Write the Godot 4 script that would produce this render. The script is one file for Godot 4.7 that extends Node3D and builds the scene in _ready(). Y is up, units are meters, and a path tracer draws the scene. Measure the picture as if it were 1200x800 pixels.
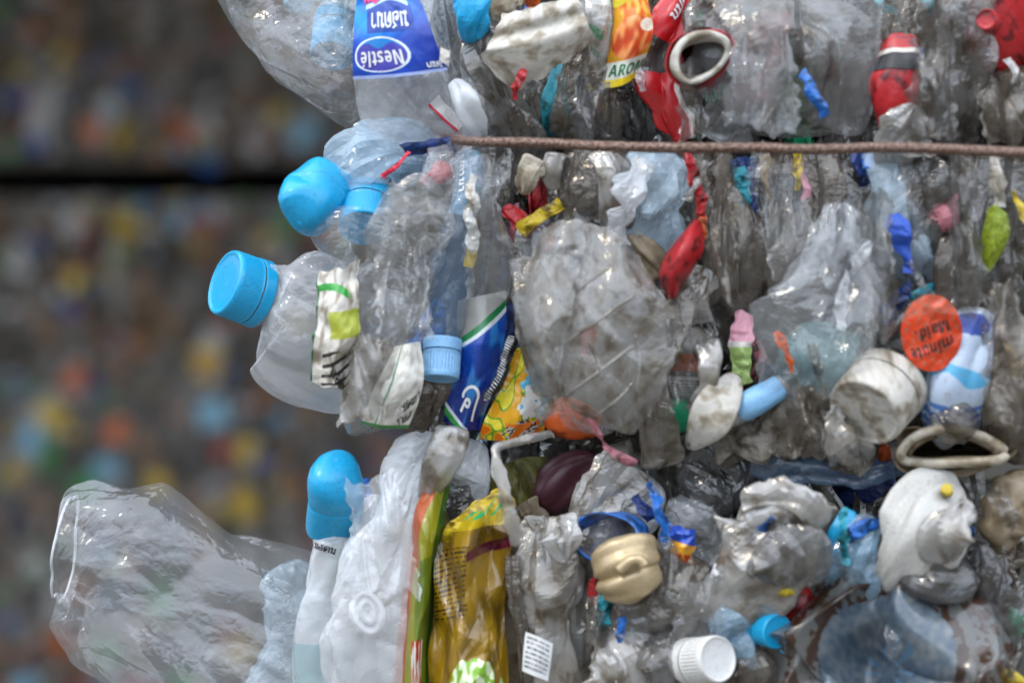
extends Node3D
# A stack of baled plastic bottles, close up. Pixels (1200 x 800) give directions; the distance comes from the bale's face,
# a plane that stands about 1.25 m from the lens, plus each thing's own depth before (+) or behind (-) that face in millimetres.

const CAM_Z := 1.25
const HALF := 0.11331          # tangent of half the vertical field of view
const TILT := 0.16             # the face comes nearer towards +x
var used := {}
var M := {}
var noise_a := FastNoiseLite.new()
var noise_b := FastNoiseLite.new()
var noise_c := FastNoiseLite.new()
var rng := RandomNumberGenerator.new()

func P(px: float, py: float, d := 0.0) -> Vector3:
	var dx := (px - 600.0) / 400.0 * HALF
	var dy := -(py - 400.0) / 400.0 * HALF
	var t := (CAM_Z - d * 0.001) / (1.0 + TILT * dx)
	return Vector3(dx * t, dy * t, CAM_Z - t)

func mm(px: float) -> float:      # pixels at the face to metres
	return px * CAM_Z * HALF / 400.0

func unique_name(called: String) -> String:
	var n: int = used.get(called, 0)
	used[called] = n + 1
	return called if n == 0 else "%s_%03d" % [called, n]

func thing(called: String, label: String, category: String, at: Vector3, group := "") -> Node3D:
	var o := Node3D.new()
	o.name = unique_name(called)
	add_child(o)
	o.position = at
	o.set_meta("label", label)
	o.set_meta("category", category)
	if group != "":
		o.set_meta("group", group)
	return o

func part(called: String, mesh: Mesh, mat: Material, parent: Node3D) -> MeshInstance3D:
	var o := MeshInstance3D.new()
	o.name = called
	o.mesh = mesh
	o.material_override = mat
	parent.add_child(o, true)
	return o

func spline(a, b, c, d, t: float):
	return 0.5 * ((2.0 * b) + (c - a) * t + (2.0 * a - 5.0 * b + 4.0 * c - d) * t * t + (3.0 * b - a - 3.0 * c + d) * t * t * t)

func along(pts: Array, t: float) -> Vector4:
	# Catmull-Rom through Vector4 control points, t in 0..1
	var n := pts.size() - 1
	var f := clampf(t, 0.0, 1.0) * n
	var i := mini(int(f), n - 1)
	return spline(pts[maxi(i - 1, 0)], pts[i], pts[i + 1], pts[mini(i + 2, n)], f - i)

var table := PackedFloat32Array()

func chance(i: int, j: int, s: int) -> float:
	return table[((i * 73856093) ^ (j * 19349663) ^ (s * 83492791)) & 65535]

func facet(x: float, y: float, nx: int, s: int) -> float:
	# crumple: flat facets that meet in sharp straight creases; wraps after nx cells
	var i := floori(x)
	var j := floori(y)
	var fx := x - i
	var fy := y - j
	var a := posmod(i, nx) if nx > 0 else i
	var b := posmod(i + 1, nx) if nx > 0 else i + 1
	var h00 := chance(a, j, s)
	var h10 := chance(b, j, s)
	var h01 := chance(a, j + 1, s)
	var h11 := chance(b, j + 1, s)
	if chance(a, j, s + 5) > 0.0:
		if fx + fy < 1.0:
			return h00 + (h10 - h00) * fx + (h01 - h00) * fy
		return h11 + (h01 - h11) * (1.0 - fx) + (h10 - h11) * (1.0 - fy)
	if fx > fy:
		return h00 + (h10 - h00) * fx + (h11 - h10) * fy
	return h00 + (h01 - h00) * fy + (h11 - h01) * fx

func crumple(x: float, y: float, nx: int, s: int, wx: float, wy: float) -> float:
	# x,y in cells, wx,wy a smooth warp
	var d := facet(x + wx, y + wy, nx, s)
	d += 0.38 * facet((x + wy * 0.7) * 2.0 + 0.5, (y + wx * 0.7) * 2.0, nx * 2, s + 1)
	d += 0.09 * facet((x - wy * 0.4) * 5.0, (y + wx * 0.5) * 5.0 + 0.3, nx * 5, s + 2)
	return d

# ---- grids: every curved surface is a grid of points with normals that labels and lettering can be laid on
func grid_mesh(g: Dictionary, uv_scale := Vector2.ONE) -> ArrayMesh:
	var nu: int = g.nu
	var nv: int = g.nv
	var pos: PackedVector3Array = g.pos
	var nrm := PackedVector3Array()
	nrm.resize(pos.size())
	var uvs := PackedVector2Array()
	uvs.resize(pos.size())
	var wrap: bool = g.wrap
	var w := nu + 1
	for j in nv + 1:
		var j0 := maxi(j - 1, 0)
		var j1 := mini(j + 1, nv)
		for i in w:
			var i0 := i - 1
			var i1 := i + 1
			if wrap:
				if i0 < 0: i0 = nu - 1
				if i1 > nu: i1 = 1
			else:
				i0 = maxi(i0, 0)
				i1 = mini(i1, nu)
			var du := pos[j * w + i1] - pos[j * w + i0]
			var dv := pos[j1 * w + i] - pos[j0 * w + i]
			var n := dv.cross(du)
			var l := n.length()
			nrm[j * w + i] = n / l if l > 1e-14 else Vector3(0, 0, 1)
			uvs[j * w + i] = Vector2(float(i) / nu, float(j) / nv) * uv_scale
	g.nrm = nrm
	if uv_scale.x < 0.0:              # metric: one unit of uv is 100 mm
		var lu := 0.0
		for i in nu: lu += (pos[(nv / 2) * w + i + 1] - pos[(nv / 2) * w + i]).length()
		var lv := 0.0
		for j in nv: lv += (pos[(j + 1) * w + nu / 4] - pos[j * w + nu / 4]).length()
		var k0 := Vector2(lu, lv) * 10.0
		var shift := Vector2(fposmod(pos[0].x * 911.0, 1.0), fposmod(pos[0].y * 773.0, 1.0))
		for i in uvs.size(): uvs[i] = Vector2(-uvs[i].x, -uvs[i].y) * k0 + shift
		if g.has("uv"): uvs = g.uv
	var idx := PackedInt32Array()
	idx.resize(nu * nv * 6)
	var k := 0
	for j in nv:
		for i in nu:
			var a := j * w + i
			idx[k] = a; idx[k + 1] = a + 1; idx[k + 2] = a + w
			idx[k + 3] = a + 1; idx[k + 4] = a + w + 1; idx[k + 5] = a + w
			k += 6
	var arr := []
	arr.resize(Mesh.ARRAY_MAX)
	arr[Mesh.ARRAY_VERTEX] = pos
	if not g.get("crisp", false):     # crisp creases: each small face keeps its own plane
		arr[Mesh.ARRAY_NORMAL] = nrm
	arr[Mesh.ARRAY_TEX_UV] = uvs
	arr[Mesh.ARRAY_INDEX] = idx
	var m := ArrayMesh.new()
	m.add_surface_from_arrays(Mesh.PRIMITIVE_TRIANGLES, arr)
	return m

# A crushed tube (bottle body, neck, bag) along a spine of [px, py, half width px, depth mm].
# o: th thickness/width, amp crumple in mm, fu/fv crumple frequency round/along, seed, ends "rr" (r round, o open, p pinched), ribs [count, mm], roll, sq
func tube_grid(spine: Array, o: Dictionary) -> Dictionary:
	var pts := []
	for s in spine:
		var p := P(s[0], s[1], s[3] if s.size() > 3 else 0.0)
		pts.append(Vector4(p.x, p.y, p.z, mm(s[2])))
	var origin := along(pts, 0.5)
	var O := Vector3(origin.x, origin.y, origin.z)
	var length := 0.0
	for i in pts.size() - 1:
		length += Vector3(pts[i].x - pts[i + 1].x, pts[i].y - pts[i + 1].y, pts[i].z - pts[i + 1].z).length()
	var wmax := 0.0
	for p in pts: wmax = maxf(wmax, p.w)
	var q: float = o.get("q", 1.0)
	var nu: int = o.get("nu", clampi(int(wmax * 5.0 / 0.0012 * q), 28, 150))
	var nv: int = o.get("nv", clampi(int(length / 0.0013 * q), 20, 150))
	var th: float = o.get("th", 0.5)
	var amp: float = o.get("amp", 3.0) * 0.001
	if amp > 0.0031: 
		amp *= o.get("boost", 1.5)
		th = minf(th, 0.2 + th * 0.5)
	var cell: float = o.get("cell", 15.0) * 0.0009
	var stretch: float = o.get("stretch", 1.4)
	var nx := maxi(3, roundi(wmax * (2.0 + 2.5 * o.get("th", 0.5)) * 1.15 / cell))
	var npl := maxi(4, roundi(wmax * (2.0 + 2.5 * o.get("th", 0.5)) * 1.15 / 0.0065))
	var ends: String = o.get("ends", "rr")
	var ribs: Array = o.get("ribs", [])
	var roll: float = o.get("roll", 0.0)
	var twist: float = o.get("twist", 0.0)
	var sd: int = o.get("seed", 1)
	var sv := Vector3(fmod(sd * 13.7, 97.0), fmod(sd * 7.31, 89.0), fmod(sd * 3.77, 83.0)) * 3.0
	var dent: float = o.get("dent", 0.25)
	var pleat: float = o.get("pleat", 0.0)
	var pos := PackedVector3Array()
	pos.resize((nu + 1) * (nv + 1))
	var eye := Vector3(0, 0, CAM_Z)
	for j in nv + 1:
		var t := float(j) / nv
		# a little denser at the ends
		t = t - 0.06 * sin(TAU * t) 
		var c4 := along(pts, t)
		var ca := along(pts, t - 0.01)
		var cb := along(pts, t + 0.01)
		var c := Vector3(c4.x, c4.y, c4.z)
		var tan := Vector3(cb.x - ca.x, cb.y - ca.y, cb.z - ca.z).normalized()
		var view := (eye - c).normalized()
		var side := tan.cross(view)
		side = side.normalized() if side.length() > 0.05 else Vector3.RIGHT
		var out := side.cross(tan).normalized()
		if o.get("facing", false):        # its axis points at the lens: keep width level
			side = Vector3.RIGHT
			out = Vector3.UP
		var w := c4.w
		var m := 1.0
		var fl: float = clampf(o.get("cap", 0.8) * wmax * minf(1.0, th + 0.3) / length, 0.02, 0.45)
		if t < fl and ends[0] != "o":
			var e := 1.0 - t / fl
			m = sqrt(maxf(0.0, 1.0 - e * e)) if ends[0] == "r" else 1.0
		if t > 1.0 - fl and ends[1] != "o":
			var e2 := 1.0 - (1.0 - t) / fl
			m = sqrt(maxf(0.0, 1.0 - e2 * e2)) if ends[1] == "r" else m
		var thk := th
		if ends[0] == "p": thk *= clampf(t / 0.3, 0.06, 1.0)
		if ends[1] == "p": thk *= clampf((1.0 - t) / 0.3, 0.06, 1.0)
		if ribs.size() and t > fl and t < 1.0 - fl:
			w += ribs[1] * 0.001 * sin(t * ribs[0] * TAU)
		var edge := clampf(m * 1.5, 0.0, 1.0)
		for i in nu + 1:
			var a := TAU * i / nu + roll + twist * t
			var ca_ := cos(a)
			var sa := sin(a)
			var lz := t * length * 10.0
			var wq := Vector3(ca_ * 1.1, sa * 1.1, lz * 1.6) + sv
			var d := amp * edge * crumple(float(i) / nu * nx, t * length / cell / stretch, nx, sd * 11, 0.4 * noise_c.get_noise_3dv(wq), 0.4 * noise_c.get_noise_3dv(wq + Vector3(9, 4, 2)))
			var low := noise_c.get_noise_3dv(Vector3(ca_ * 0.8, sa * 0.8, lz * 0.9) + sv)
			d += low * dent * w * edge
			if pleat > 0.0:
				d += pleat * 0.0016 * edge * facet(float(i) / nu * npl + 0.8 * noise_c.get_noise_3dv(wq * 0.7), t * length / 0.045 + 0.4 * noise_c.get_noise_3dv(wq * 1.3), npl, sd * 11 + 7)
			var dir := side * ca_ + out * (sa * (0.45 + 0.55 * thk))
			pos[j * (nu + 1) + i] = c - O + side * (ca_ * w * m) + out * (sa * w * m * thk) + dir * d * m
	# close the seam exactly
	for j in nv + 1:
		pos[j * (nu + 1) + nu] = pos[j * (nu + 1)]
	return {"pos": pos, "nu": nu, "nv": nv, "wrap": true, "at": O, "length": length, "crisp": amp > 0.0035 and o.get("crisp", true)}

# a patch of a grid, lifted along its normals: labels, stains of print, stickers. u,v in 0..1
func patch_grid(g: Dictionary, u0: float, u1: float, v0: float, v1: float, lift_mm: float, nu := 40, nv := 40, skew := 0.0) -> Dictionary:
	var pos := PackedVector3Array()
	pos.resize((nu + 1) * (nv + 1))
	for j in nv + 1:
		for i in nu + 1:
			var u := lerpf(u0, u1, float(i) / nu)
			var v := lerpf(v0, v1, float(j) / nv) + skew * (float(i) / nu - 0.5)
			var s := on(g, u, v)
			pos[j * (nu + 1) + i] = s[0] + s[1] * lift_mm * 0.001
	return {"pos": pos, "nu": nu, "nv": nv, "wrap": false, "at": g.at}

func on(g: Dictionary, u: float, v: float) -> Array:
	var nu: int = g.nu
	var nv: int = g.nv
	if g.wrap: u = fposmod(u, 1.0)
	var x := clampf(u, 0.0, 1.0) * nu
	var y := clampf(v, 0.0, 1.0) * nv
	var i := mini(int(x), nu - 1)
	var j := mini(int(y), nv - 1)
	var fx := x - i
	var fy := y - j
	var w := nu + 1
	var p: PackedVector3Array = g.pos
	var n: PackedVector3Array = g.nrm
	var a := j * w + i
	var pp := p[a].lerp(p[a + 1], fx).lerp(p[a + w].lerp(p[a + w + 1], fx), fy)
	var nn := n[a].lerp(n[a + 1], fx).lerp(n[a + w].lerp(n[a + w + 1], fx), fy)
	return [pp, nn.normalized()]

# A sheet through rows of [px, py, depth] control points, crumpled
func sheet_grid(rows: Array, o := {}) -> Dictionary:
	var nr := rows.size()
	var nc: int = rows[0].size()
	var ctl := []
	var mid := Vector3.ZERO
	for r in rows:
		var line := []
		for c in r:
			var p := P(c[0], c[1], c[2] if c.size() > 2 else 0.0)
			line.append(p)
			mid += p
		ctl.append(line)
	mid /= nr * nc
	var nu: int = o.get("nu", 64)
	var nv: int = o.get("nv", 64)
	var amp: float = o.get("amp", 1.0) * 0.001
	var cell: float = o.get("cell", 12.0) * 0.001
	var sd: int = o.get("seed", 1)
	var sv := Vector3(fmod(sd * 13.7, 97.0), fmod(sd * 7.31, 89.0), fmod(sd * 3.77, 83.0)) * 3.0
	var jag: float = o.get("jag", 0.0) * 0.001
	var fdir: Vector2 = o.get("stretch", Vector2.ONE)
	var pos := PackedVector3Array()
	pos.resize((nu + 1) * (nv + 1))
	for j in nv + 1:
		var v := float(j) / nv
		var fy := v * (nr - 1)
		var rj := mini(int(fy), nr - 2)
		for i in nu + 1:
			var u := float(i) / nu
			var fx := u * (nc - 1)
			var ci := mini(int(fx), nc - 2)
			var col := []
			for k in 4:
				var rr: Array = ctl[clampi(rj - 1 + k, 0, nr - 1)]
				col.append(spline(rr[maxi(ci - 1, 0)], rr[ci], rr[ci + 1], rr[mini(ci + 2, nc - 1)], fx - ci))
			var p: Vector3 = spline(col[0], col[1], col[2], col[3], fy - rj)
			var q := Vector3(p.x / cell * fdir.x, p.y / cell * fdir.y, 0.0)
			var d := amp * crumple(q.x, q.y, 0, sd * 11, 0.6 * noise_c.get_noise_3dv(q * 0.4 + sv), 0.6 * noise_c.get_noise_3dv(q * 0.4 - sv))
			p.z += d
			p.x += amp * 0.4 * noise_c.get_noise_3dv(q * 0.6 - sv)
			if jag > 0.0:
				var eu := minf(u, 1.0 - u) * 12.0
				var ev := minf(v, 1.0 - v) * 12.0
				if eu < 1.0: p.x += jag * (1.0 - eu) * noise_b.get_noise_3dv(Vector3(p.y * 200.0, sd, u * 9.0))
				if ev < 1.0: p.y += jag * (1.0 - ev) * noise_b.get_noise_3dv(Vector3(p.x * 200.0, sd, v * 9.0))
			pos[j * (nu + 1) + i] = p - mid
	return {"pos": pos, "nu": nu, "nv": nv, "wrap": false, "at": mid, "crisp": amp > 0.0019}

# A turned shape: profile of [radius, along] in units of r, axis from base pixel point to top pixel point
func turned(profile: Array, base: Vector3, top: Vector3, r: float, o := {}) -> Dictionary:
	var axis := (top - base)
	var h := axis.length()
	axis /= h
	var side := axis.cross(Vector3(0, 0, 1))
	side = side.normalized() if side.length() > 0.1 else axis.cross(Vector3.UP).normalized()
	var out := axis.cross(side).normalized()
	var knurl: int = o.get("knurl", 0)
	var nu: int = o.get("nu", maxi(96, knurl * 5))
	var nv := profile.size() - 1
	var kd: float = o.get("kd", 0.025)
	var kr: Array = o.get("krange", [0, 0])
	var squash: float = o.get("squash", 1.0)
	var sa: float = o.get("squash_angle", 0.0)
	var amp: float = o.get("amp", 0.0) * 0.001
	var f: float = o.get("f", 4.0)
	var sd: int = o.get("seed", 1)
	var sv := Vector3(fmod(sd * 13.7, 97.0), fmod(sd * 7.31, 89.0), fmod(sd * 3.77, 83.0)) * 3.0
	var shear: float = o.get("shear", 0.0)
	var uv := PackedVector2Array()
	uv.resize((nu + 1) * (nv + 1))
	var pos := PackedVector3Array()
	pos.resize((nu + 1) * (nv + 1))
	for j in nv + 1:
		var rr: float = profile[j][0] * r
		var y: float = profile[j][1] * h
		for i in nu + 1:
			var a := TAU * i / nu
			var k := rr
			if knurl > 0 and j >= kr[0] and j <= kr[1]:
				k *= 1.0 - kd * (0.5 + 0.5 * cos(a * knurl))
			var x := cos(a) * k
			var z := sin(a) * k
			# squash across one direction
			var xs := x * cos(sa) + z * sin(sa)
			var zs := -x * sin(sa) + z * cos(sa)
			xs *= squash
			zs *= 1.0 + (1.0 - squash) * 0.35
			x = xs * cos(sa) - zs * sin(sa)
			z = xs * sin(sa) + zs * cos(sa)
			var p := base + axis * (y + shear * x) + side * x + out * z
			if amp > 0.0:
				var q := p * 10.0 * f
				p += Vector3(noise_c.get_noise_3dv(q + sv), noise_c.get_noise_3dv(q - sv), noise_c.get_noise_3dv(q + sv * 2.0)) * amp * 2.0
				p += (side * x + out * z).normalized() * amp * noise_b.get_noise_3dv(q * 2.0) * (0.4 if rr > 0.2 * r else 0.0)
			pos[j * (nu + 1) + i] = p - base
			uv[j * (nu + 1) + i] = Vector2(x * 10.0 + y * 7.0, z * 10.0 + y * 7.0) + Vector2(base.x, base.y) * 37.0
	for j in nv + 1:
		pos[j * (nu + 1) + nu] = pos[j * (nu + 1)]
	return {"pos": pos, "nu": nu, "nv": nv, "wrap": true, "at": base, "uv": uv}

const CAP := [[0.0, 0.93], [0.3, 0.935], [0.6, 0.94], [0.82, 0.96], [0.9, 1.0], [0.955, 0.985], [0.985, 0.94], [1.0, 0.86], [1.0, 0.84], [1.0, 0.5], [1.0, 0.36], [1.01, 0.34], [1.01, 0.33], [0.985, 0.32], [0.93, 0.32], [0.92, 0.4], [0.92, 0.8], [0.0, 0.84]]
const RING := [[1.0, 0.29], [1.015, 0.27], [1.02, 0.16], [1.03, 0.04], [1.02, 0.0], [0.95, 0.0], [0.94, 0.1], [0.95, 0.28], [1.0, 0.29]]
const CRUSHED_CAP := [[0.0, 1.0], [0.3, 0.995], [0.55, 0.97], [0.75, 0.92], [0.9, 0.83], [0.98, 0.72], [1.0, 0.62], [0.985, 0.5], [0.95, 0.42], [0.93, 0.4], [0.93, 0.38], [0.945, 0.36], [0.93, 0.2], [0.9, 0.03], [0.88, 0.0], [0.82, 0.0], [0.84, 0.3], [0.0, 0.5]]
const DOME_CAP := [[0.0, 1.0], [0.2, 0.99], [0.4, 0.96], [0.58, 0.9], [0.74, 0.8], [0.86, 0.68], [0.94, 0.54], [0.985, 0.4], [1.0, 0.3], [1.0, 0.12], [0.99, 0.02], [0.95, 0.0], [0.93, 0.05], [0.92, 0.3], [0.0, 0.8]]
const NECK := [[0.8, 1.0], [0.86, 1.0], [0.86, 0.94], [0.93, 0.9], [0.93, 0.85], [0.86, 0.8], [0.86, 0.72], [0.93, 0.68], [0.93, 0.63], [0.86, 0.58], [0.86, 0.46], [1.1, 0.45], [1.12, 0.43], [1.12, 0.38], [1.1, 0.36], [0.88, 0.34], [0.88, 0.1], [0.92, 0.0]]

func dense(profile: Array, times := 3) -> Array:
	var r := []
	for i in profile.size() - 1:
		for k in times:
			var t := float(k) / times
			r.append([lerpf(profile[i][0], profile[i + 1][0], t), lerpf(profile[i][1], profile[i + 1][1], t)])
	r.append(profile[-1])
	return r

# put a grid's mesh under a thing, whose origin may differ from the grid's own
func put(called: String, g: Dictionary, mat: Material, parent: Node3D, world_parent: Vector3, uv := -Vector2.ONE) -> MeshInstance3D:
	var o := part(called, grid_mesh(g, uv), mat, parent)
	o.position = g.at - world_parent
	return o

# ---- lettering: a TextMesh bent onto a grid
func lettering(text: String, g: Dictionary, u: float, v: float, wu: float, hv: float, mat: Material, parent: Node3D, world_parent: Vector3, turn := 0.0, lift := 0.5, bold := true, mirror_u := false, serif := false) -> void:
	var f := SystemFont.new()
	f.font_names = PackedStringArray(["Droid Serif" if serif else "Droid Sans"])
	f.font_weight = 700 if bold else 400
	var tm := TextMesh.new()
	tm.text = text
	tm.font = f
	tm.font_size = 32
	tm.pixel_size = 0.01
	tm.depth = 0.0
	tm.curve_step = 1.5
	var arr := tm.get_mesh_arrays()
	var vs: PackedVector3Array = arr[Mesh.ARRAY_VERTEX]
	if vs.size() == 0:
		return
	var lo := vs[0]
	var hi := vs[0]
	for p in vs:
		lo = lo.min(p)
		hi = hi.max(p)
	var size := hi - lo
	var nr := PackedVector3Array()
	nr.resize(vs.size())
	var c := cos(turn)
	var s := sin(turn)
	for i in vs.size():
		var x := ((vs[i].x - lo.x) / size.x - 0.5) * wu
		var y := (0.5 - (vs[i].y - lo.y) / size.y) * hv
		if mirror_u: x = -x
		var q := on(g, u + x * c - y * s * (wu / wu), v + x * s + y * c)
		vs[i] = q[0] + q[1] * lift * 0.001
		nr[i] = q[1]
	var a2 := []
	a2.resize(Mesh.ARRAY_MAX)
	a2[Mesh.ARRAY_VERTEX] = vs
	a2[Mesh.ARRAY_NORMAL] = nr
	a2[Mesh.ARRAY_INDEX] = arr[Mesh.ARRAY_INDEX]
	var m := ArrayMesh.new()
	m.add_surface_from_arrays(Mesh.PRIMITIVE_TRIANGLES, a2)
	var o := part("lettering", m, mat, parent)
	o.position = g.at - world_parent

# ---- materials
func srgb(r: float, g: float, b: float) -> Color:
	return Color(r, g, b).linear_to_srgb()

func noise_tex(freq: float, kind: int, seamless := true, size := 512, ramp: Gradient = null, normal := false, bump := 4.0, oct := 4, ret := -1) -> NoiseTexture2D:
	var n := FastNoiseLite.new()
	n.noise_type = kind
	n.frequency = freq
	n.fractal_octaves = oct
	n.seed = int(freq * 100000) % 999
	if ret >= 0:
		n.cellular_return_type = ret
		n.cellular_jitter = 1.0
	var t := NoiseTexture2D.new()
	t.width = size
	t.height = size
	t.seamless = seamless
	t.noise = n
	if ramp: t.color_ramp = ramp
	t.as_normal_map = normal
	t.bump_strength = bump
	return t

func ramp_of(list: Array) -> Gradient:
	var g := Gradient.new()
	var offs := PackedFloat32Array()
	var cols := PackedColorArray()
	for e in list:
		offs.append(e[0])
		cols.append(e[1])
	g.offsets = offs
	g.colors = cols
	return g

func tri(m: StandardMaterial3D, s: float) -> void:
	m.uv1_scale = Vector3(s, s, s)

func relief(m: StandardMaterial3D, tex: Texture2D, cm: float) -> void:
	m.heightmap_enabled = true
	m.heightmap_texture = tex
	m.heightmap_scale = cm

# clear plastic film: mostly lets light pass straight, mirrors by Fresnel, a share of haze
func clear(color: Color, haze: float, rough := 0.1, crinkle := 0.04) -> StandardMaterial3D:
	var m := StandardMaterial3D.new()
	m.transparency = BaseMaterial3D.TRANSPARENCY_ALPHA
	m.albedo_color = Color(color.r, color.g, color.b, haze)
	m.roughness = rough
	m.metallic_specular = 0.6
	m.cull_mode = BaseMaterial3D.CULL_DISABLED
	if crinkle > 0.0:
		tri(m, 1.0)
		relief(m, M.crinkle, crinkle)
	return m

# dirty plastic: its grime has patches that hide more or less
func grimy(color: Color, tex: Texture2D, rough := 0.12, crinkle := 0.09, spec := 0.75, layers := 0.32) -> StandardMaterial3D:
	var m := StandardMaterial3D.new()
	m.transparency = BaseMaterial3D.TRANSPARENCY_ALPHA
	m.albedo_color = color
	m.albedo_texture = tex
	m.metallic = layers               # several films in a stack mirror more than one
	m.roughness = rough
	m.metallic_specular = spec
	m.cull_mode = BaseMaterial3D.CULL_DISABLED
	tri(m, 1.0)
	if crinkle > 0.0:
		relief(m, M.crinkle, crinkle)
	return m

func solid(color: Color, rough := 0.4, dirt := true, crinkle := 0.0, spec := 0.5) -> StandardMaterial3D:
	var m := StandardMaterial3D.new()
	m.albedo_color = color
	m.roughness = rough
	m.metallic_specular = spec
	m.cull_mode = BaseMaterial3D.CULL_DISABLED
	if dirt:
		m.albedo_texture = M.specks
	tri(m, 1.3)
	if crinkle > 0.0:
		relief(m, M.crinkle, crinkle)
	return m

func _ready() -> void:
	rng.seed = 7
	# camera: a long lens, focused on the corner of the bale
	var cam := Camera3D.new()
	cam.name = "camera"
	add_child(cam)
	cam.position = Vector3(0, 0, CAM_Z)
	var lens := CameraAttributesPhysical.new()
	lens.frustum_focal_length = 12.0 / HALF
	lens.frustum_focus_distance = 1.262
	lens.exposure_aperture = 5.0
	lens.frustum_near = 0.05
	lens.frustum_far = 60.0
	cam.attributes = lens
	cam.near = 0.05
	cam.far = 60.0
	cam.fov = rad_to_deg(2.0 * atan(HALF))
	# overcast daylight
	var env := Environment.new()
	env.background_mode = Environment.BG_SKY
	var sky_m := ProceduralSkyMaterial.new()
	sky_m.sky_top_color = Color(0.90, 0.94, 1.0)
	sky_m.sky_horizon_color = Color(0.35, 0.375, 0.41)
	sky_m.sky_energy_multiplier = 1.95
	sky_m.sky_curve = 0.25
	sky_m.ground_bottom_color = Color(0.20, 0.19, 0.17)
	sky_m.ground_horizon_color = Color(0.26, 0.25, 0.23)
	sky_m.ground_curve = 0.1
	var sky := Sky.new()
	sky.sky_material = sky_m
	env.sky = sky
	env.tonemap_mode = Environment.TONE_MAPPER_LINEAR
	env.tonemap_exposure = 0.8
	env.sdfgi_enabled = true
	env.ssao_enabled = true
	env.ssil_enabled = true
	var we := WorldEnvironment.new()
	we.name = "world_environment"
	we.environment = env
	add_child(we)
	var sun := DirectionalLight3D.new()
	sun.name = "sun"
	sun.light_energy = 0.5
	sun.light_color = Color(1.0, 0.97, 0.92)
	sun.light_angular_distance = 10.0
	sun.shadow_enabled = true
	add_child(sun)
	sun.look_at_from_position(Vector3(-2.0, 3.2, 1.5), Vector3.ZERO)
	make_noise()
	make_materials()
	make_prints()
	build_scene()


func make_noise() -> void:
	table.resize(65536)
	for i in 65536: table[i] = rng.randf_range(-1.0, 1.0)
	noise_a.noise_type = FastNoiseLite.TYPE_CELLULAR
	noise_a.cellular_return_type = FastNoiseLite.RETURN_DISTANCE
	noise_a.frequency = 1.0
	noise_a.seed = 5
	noise_b.noise_type = FastNoiseLite.TYPE_PERLIN
	noise_b.frequency = 1.0
	noise_b.seed = 11
	noise_b.fractal_type = FastNoiseLite.FRACTAL_NONE
	noise_c.noise_type = FastNoiseLite.TYPE_SIMPLEX_SMOOTH
	noise_c.frequency = 1.0
	noise_c.seed = 23
	noise_c.fractal_type = FastNoiseLite.FRACTAL_NONE

func grime(fine: float, list: Array) -> NoiseTexture2D:
	return noise_tex(fine, FastNoiseLite.TYPE_SIMPLEX, true, 512, ramp_of(list), false, 4.0, 6)

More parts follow.
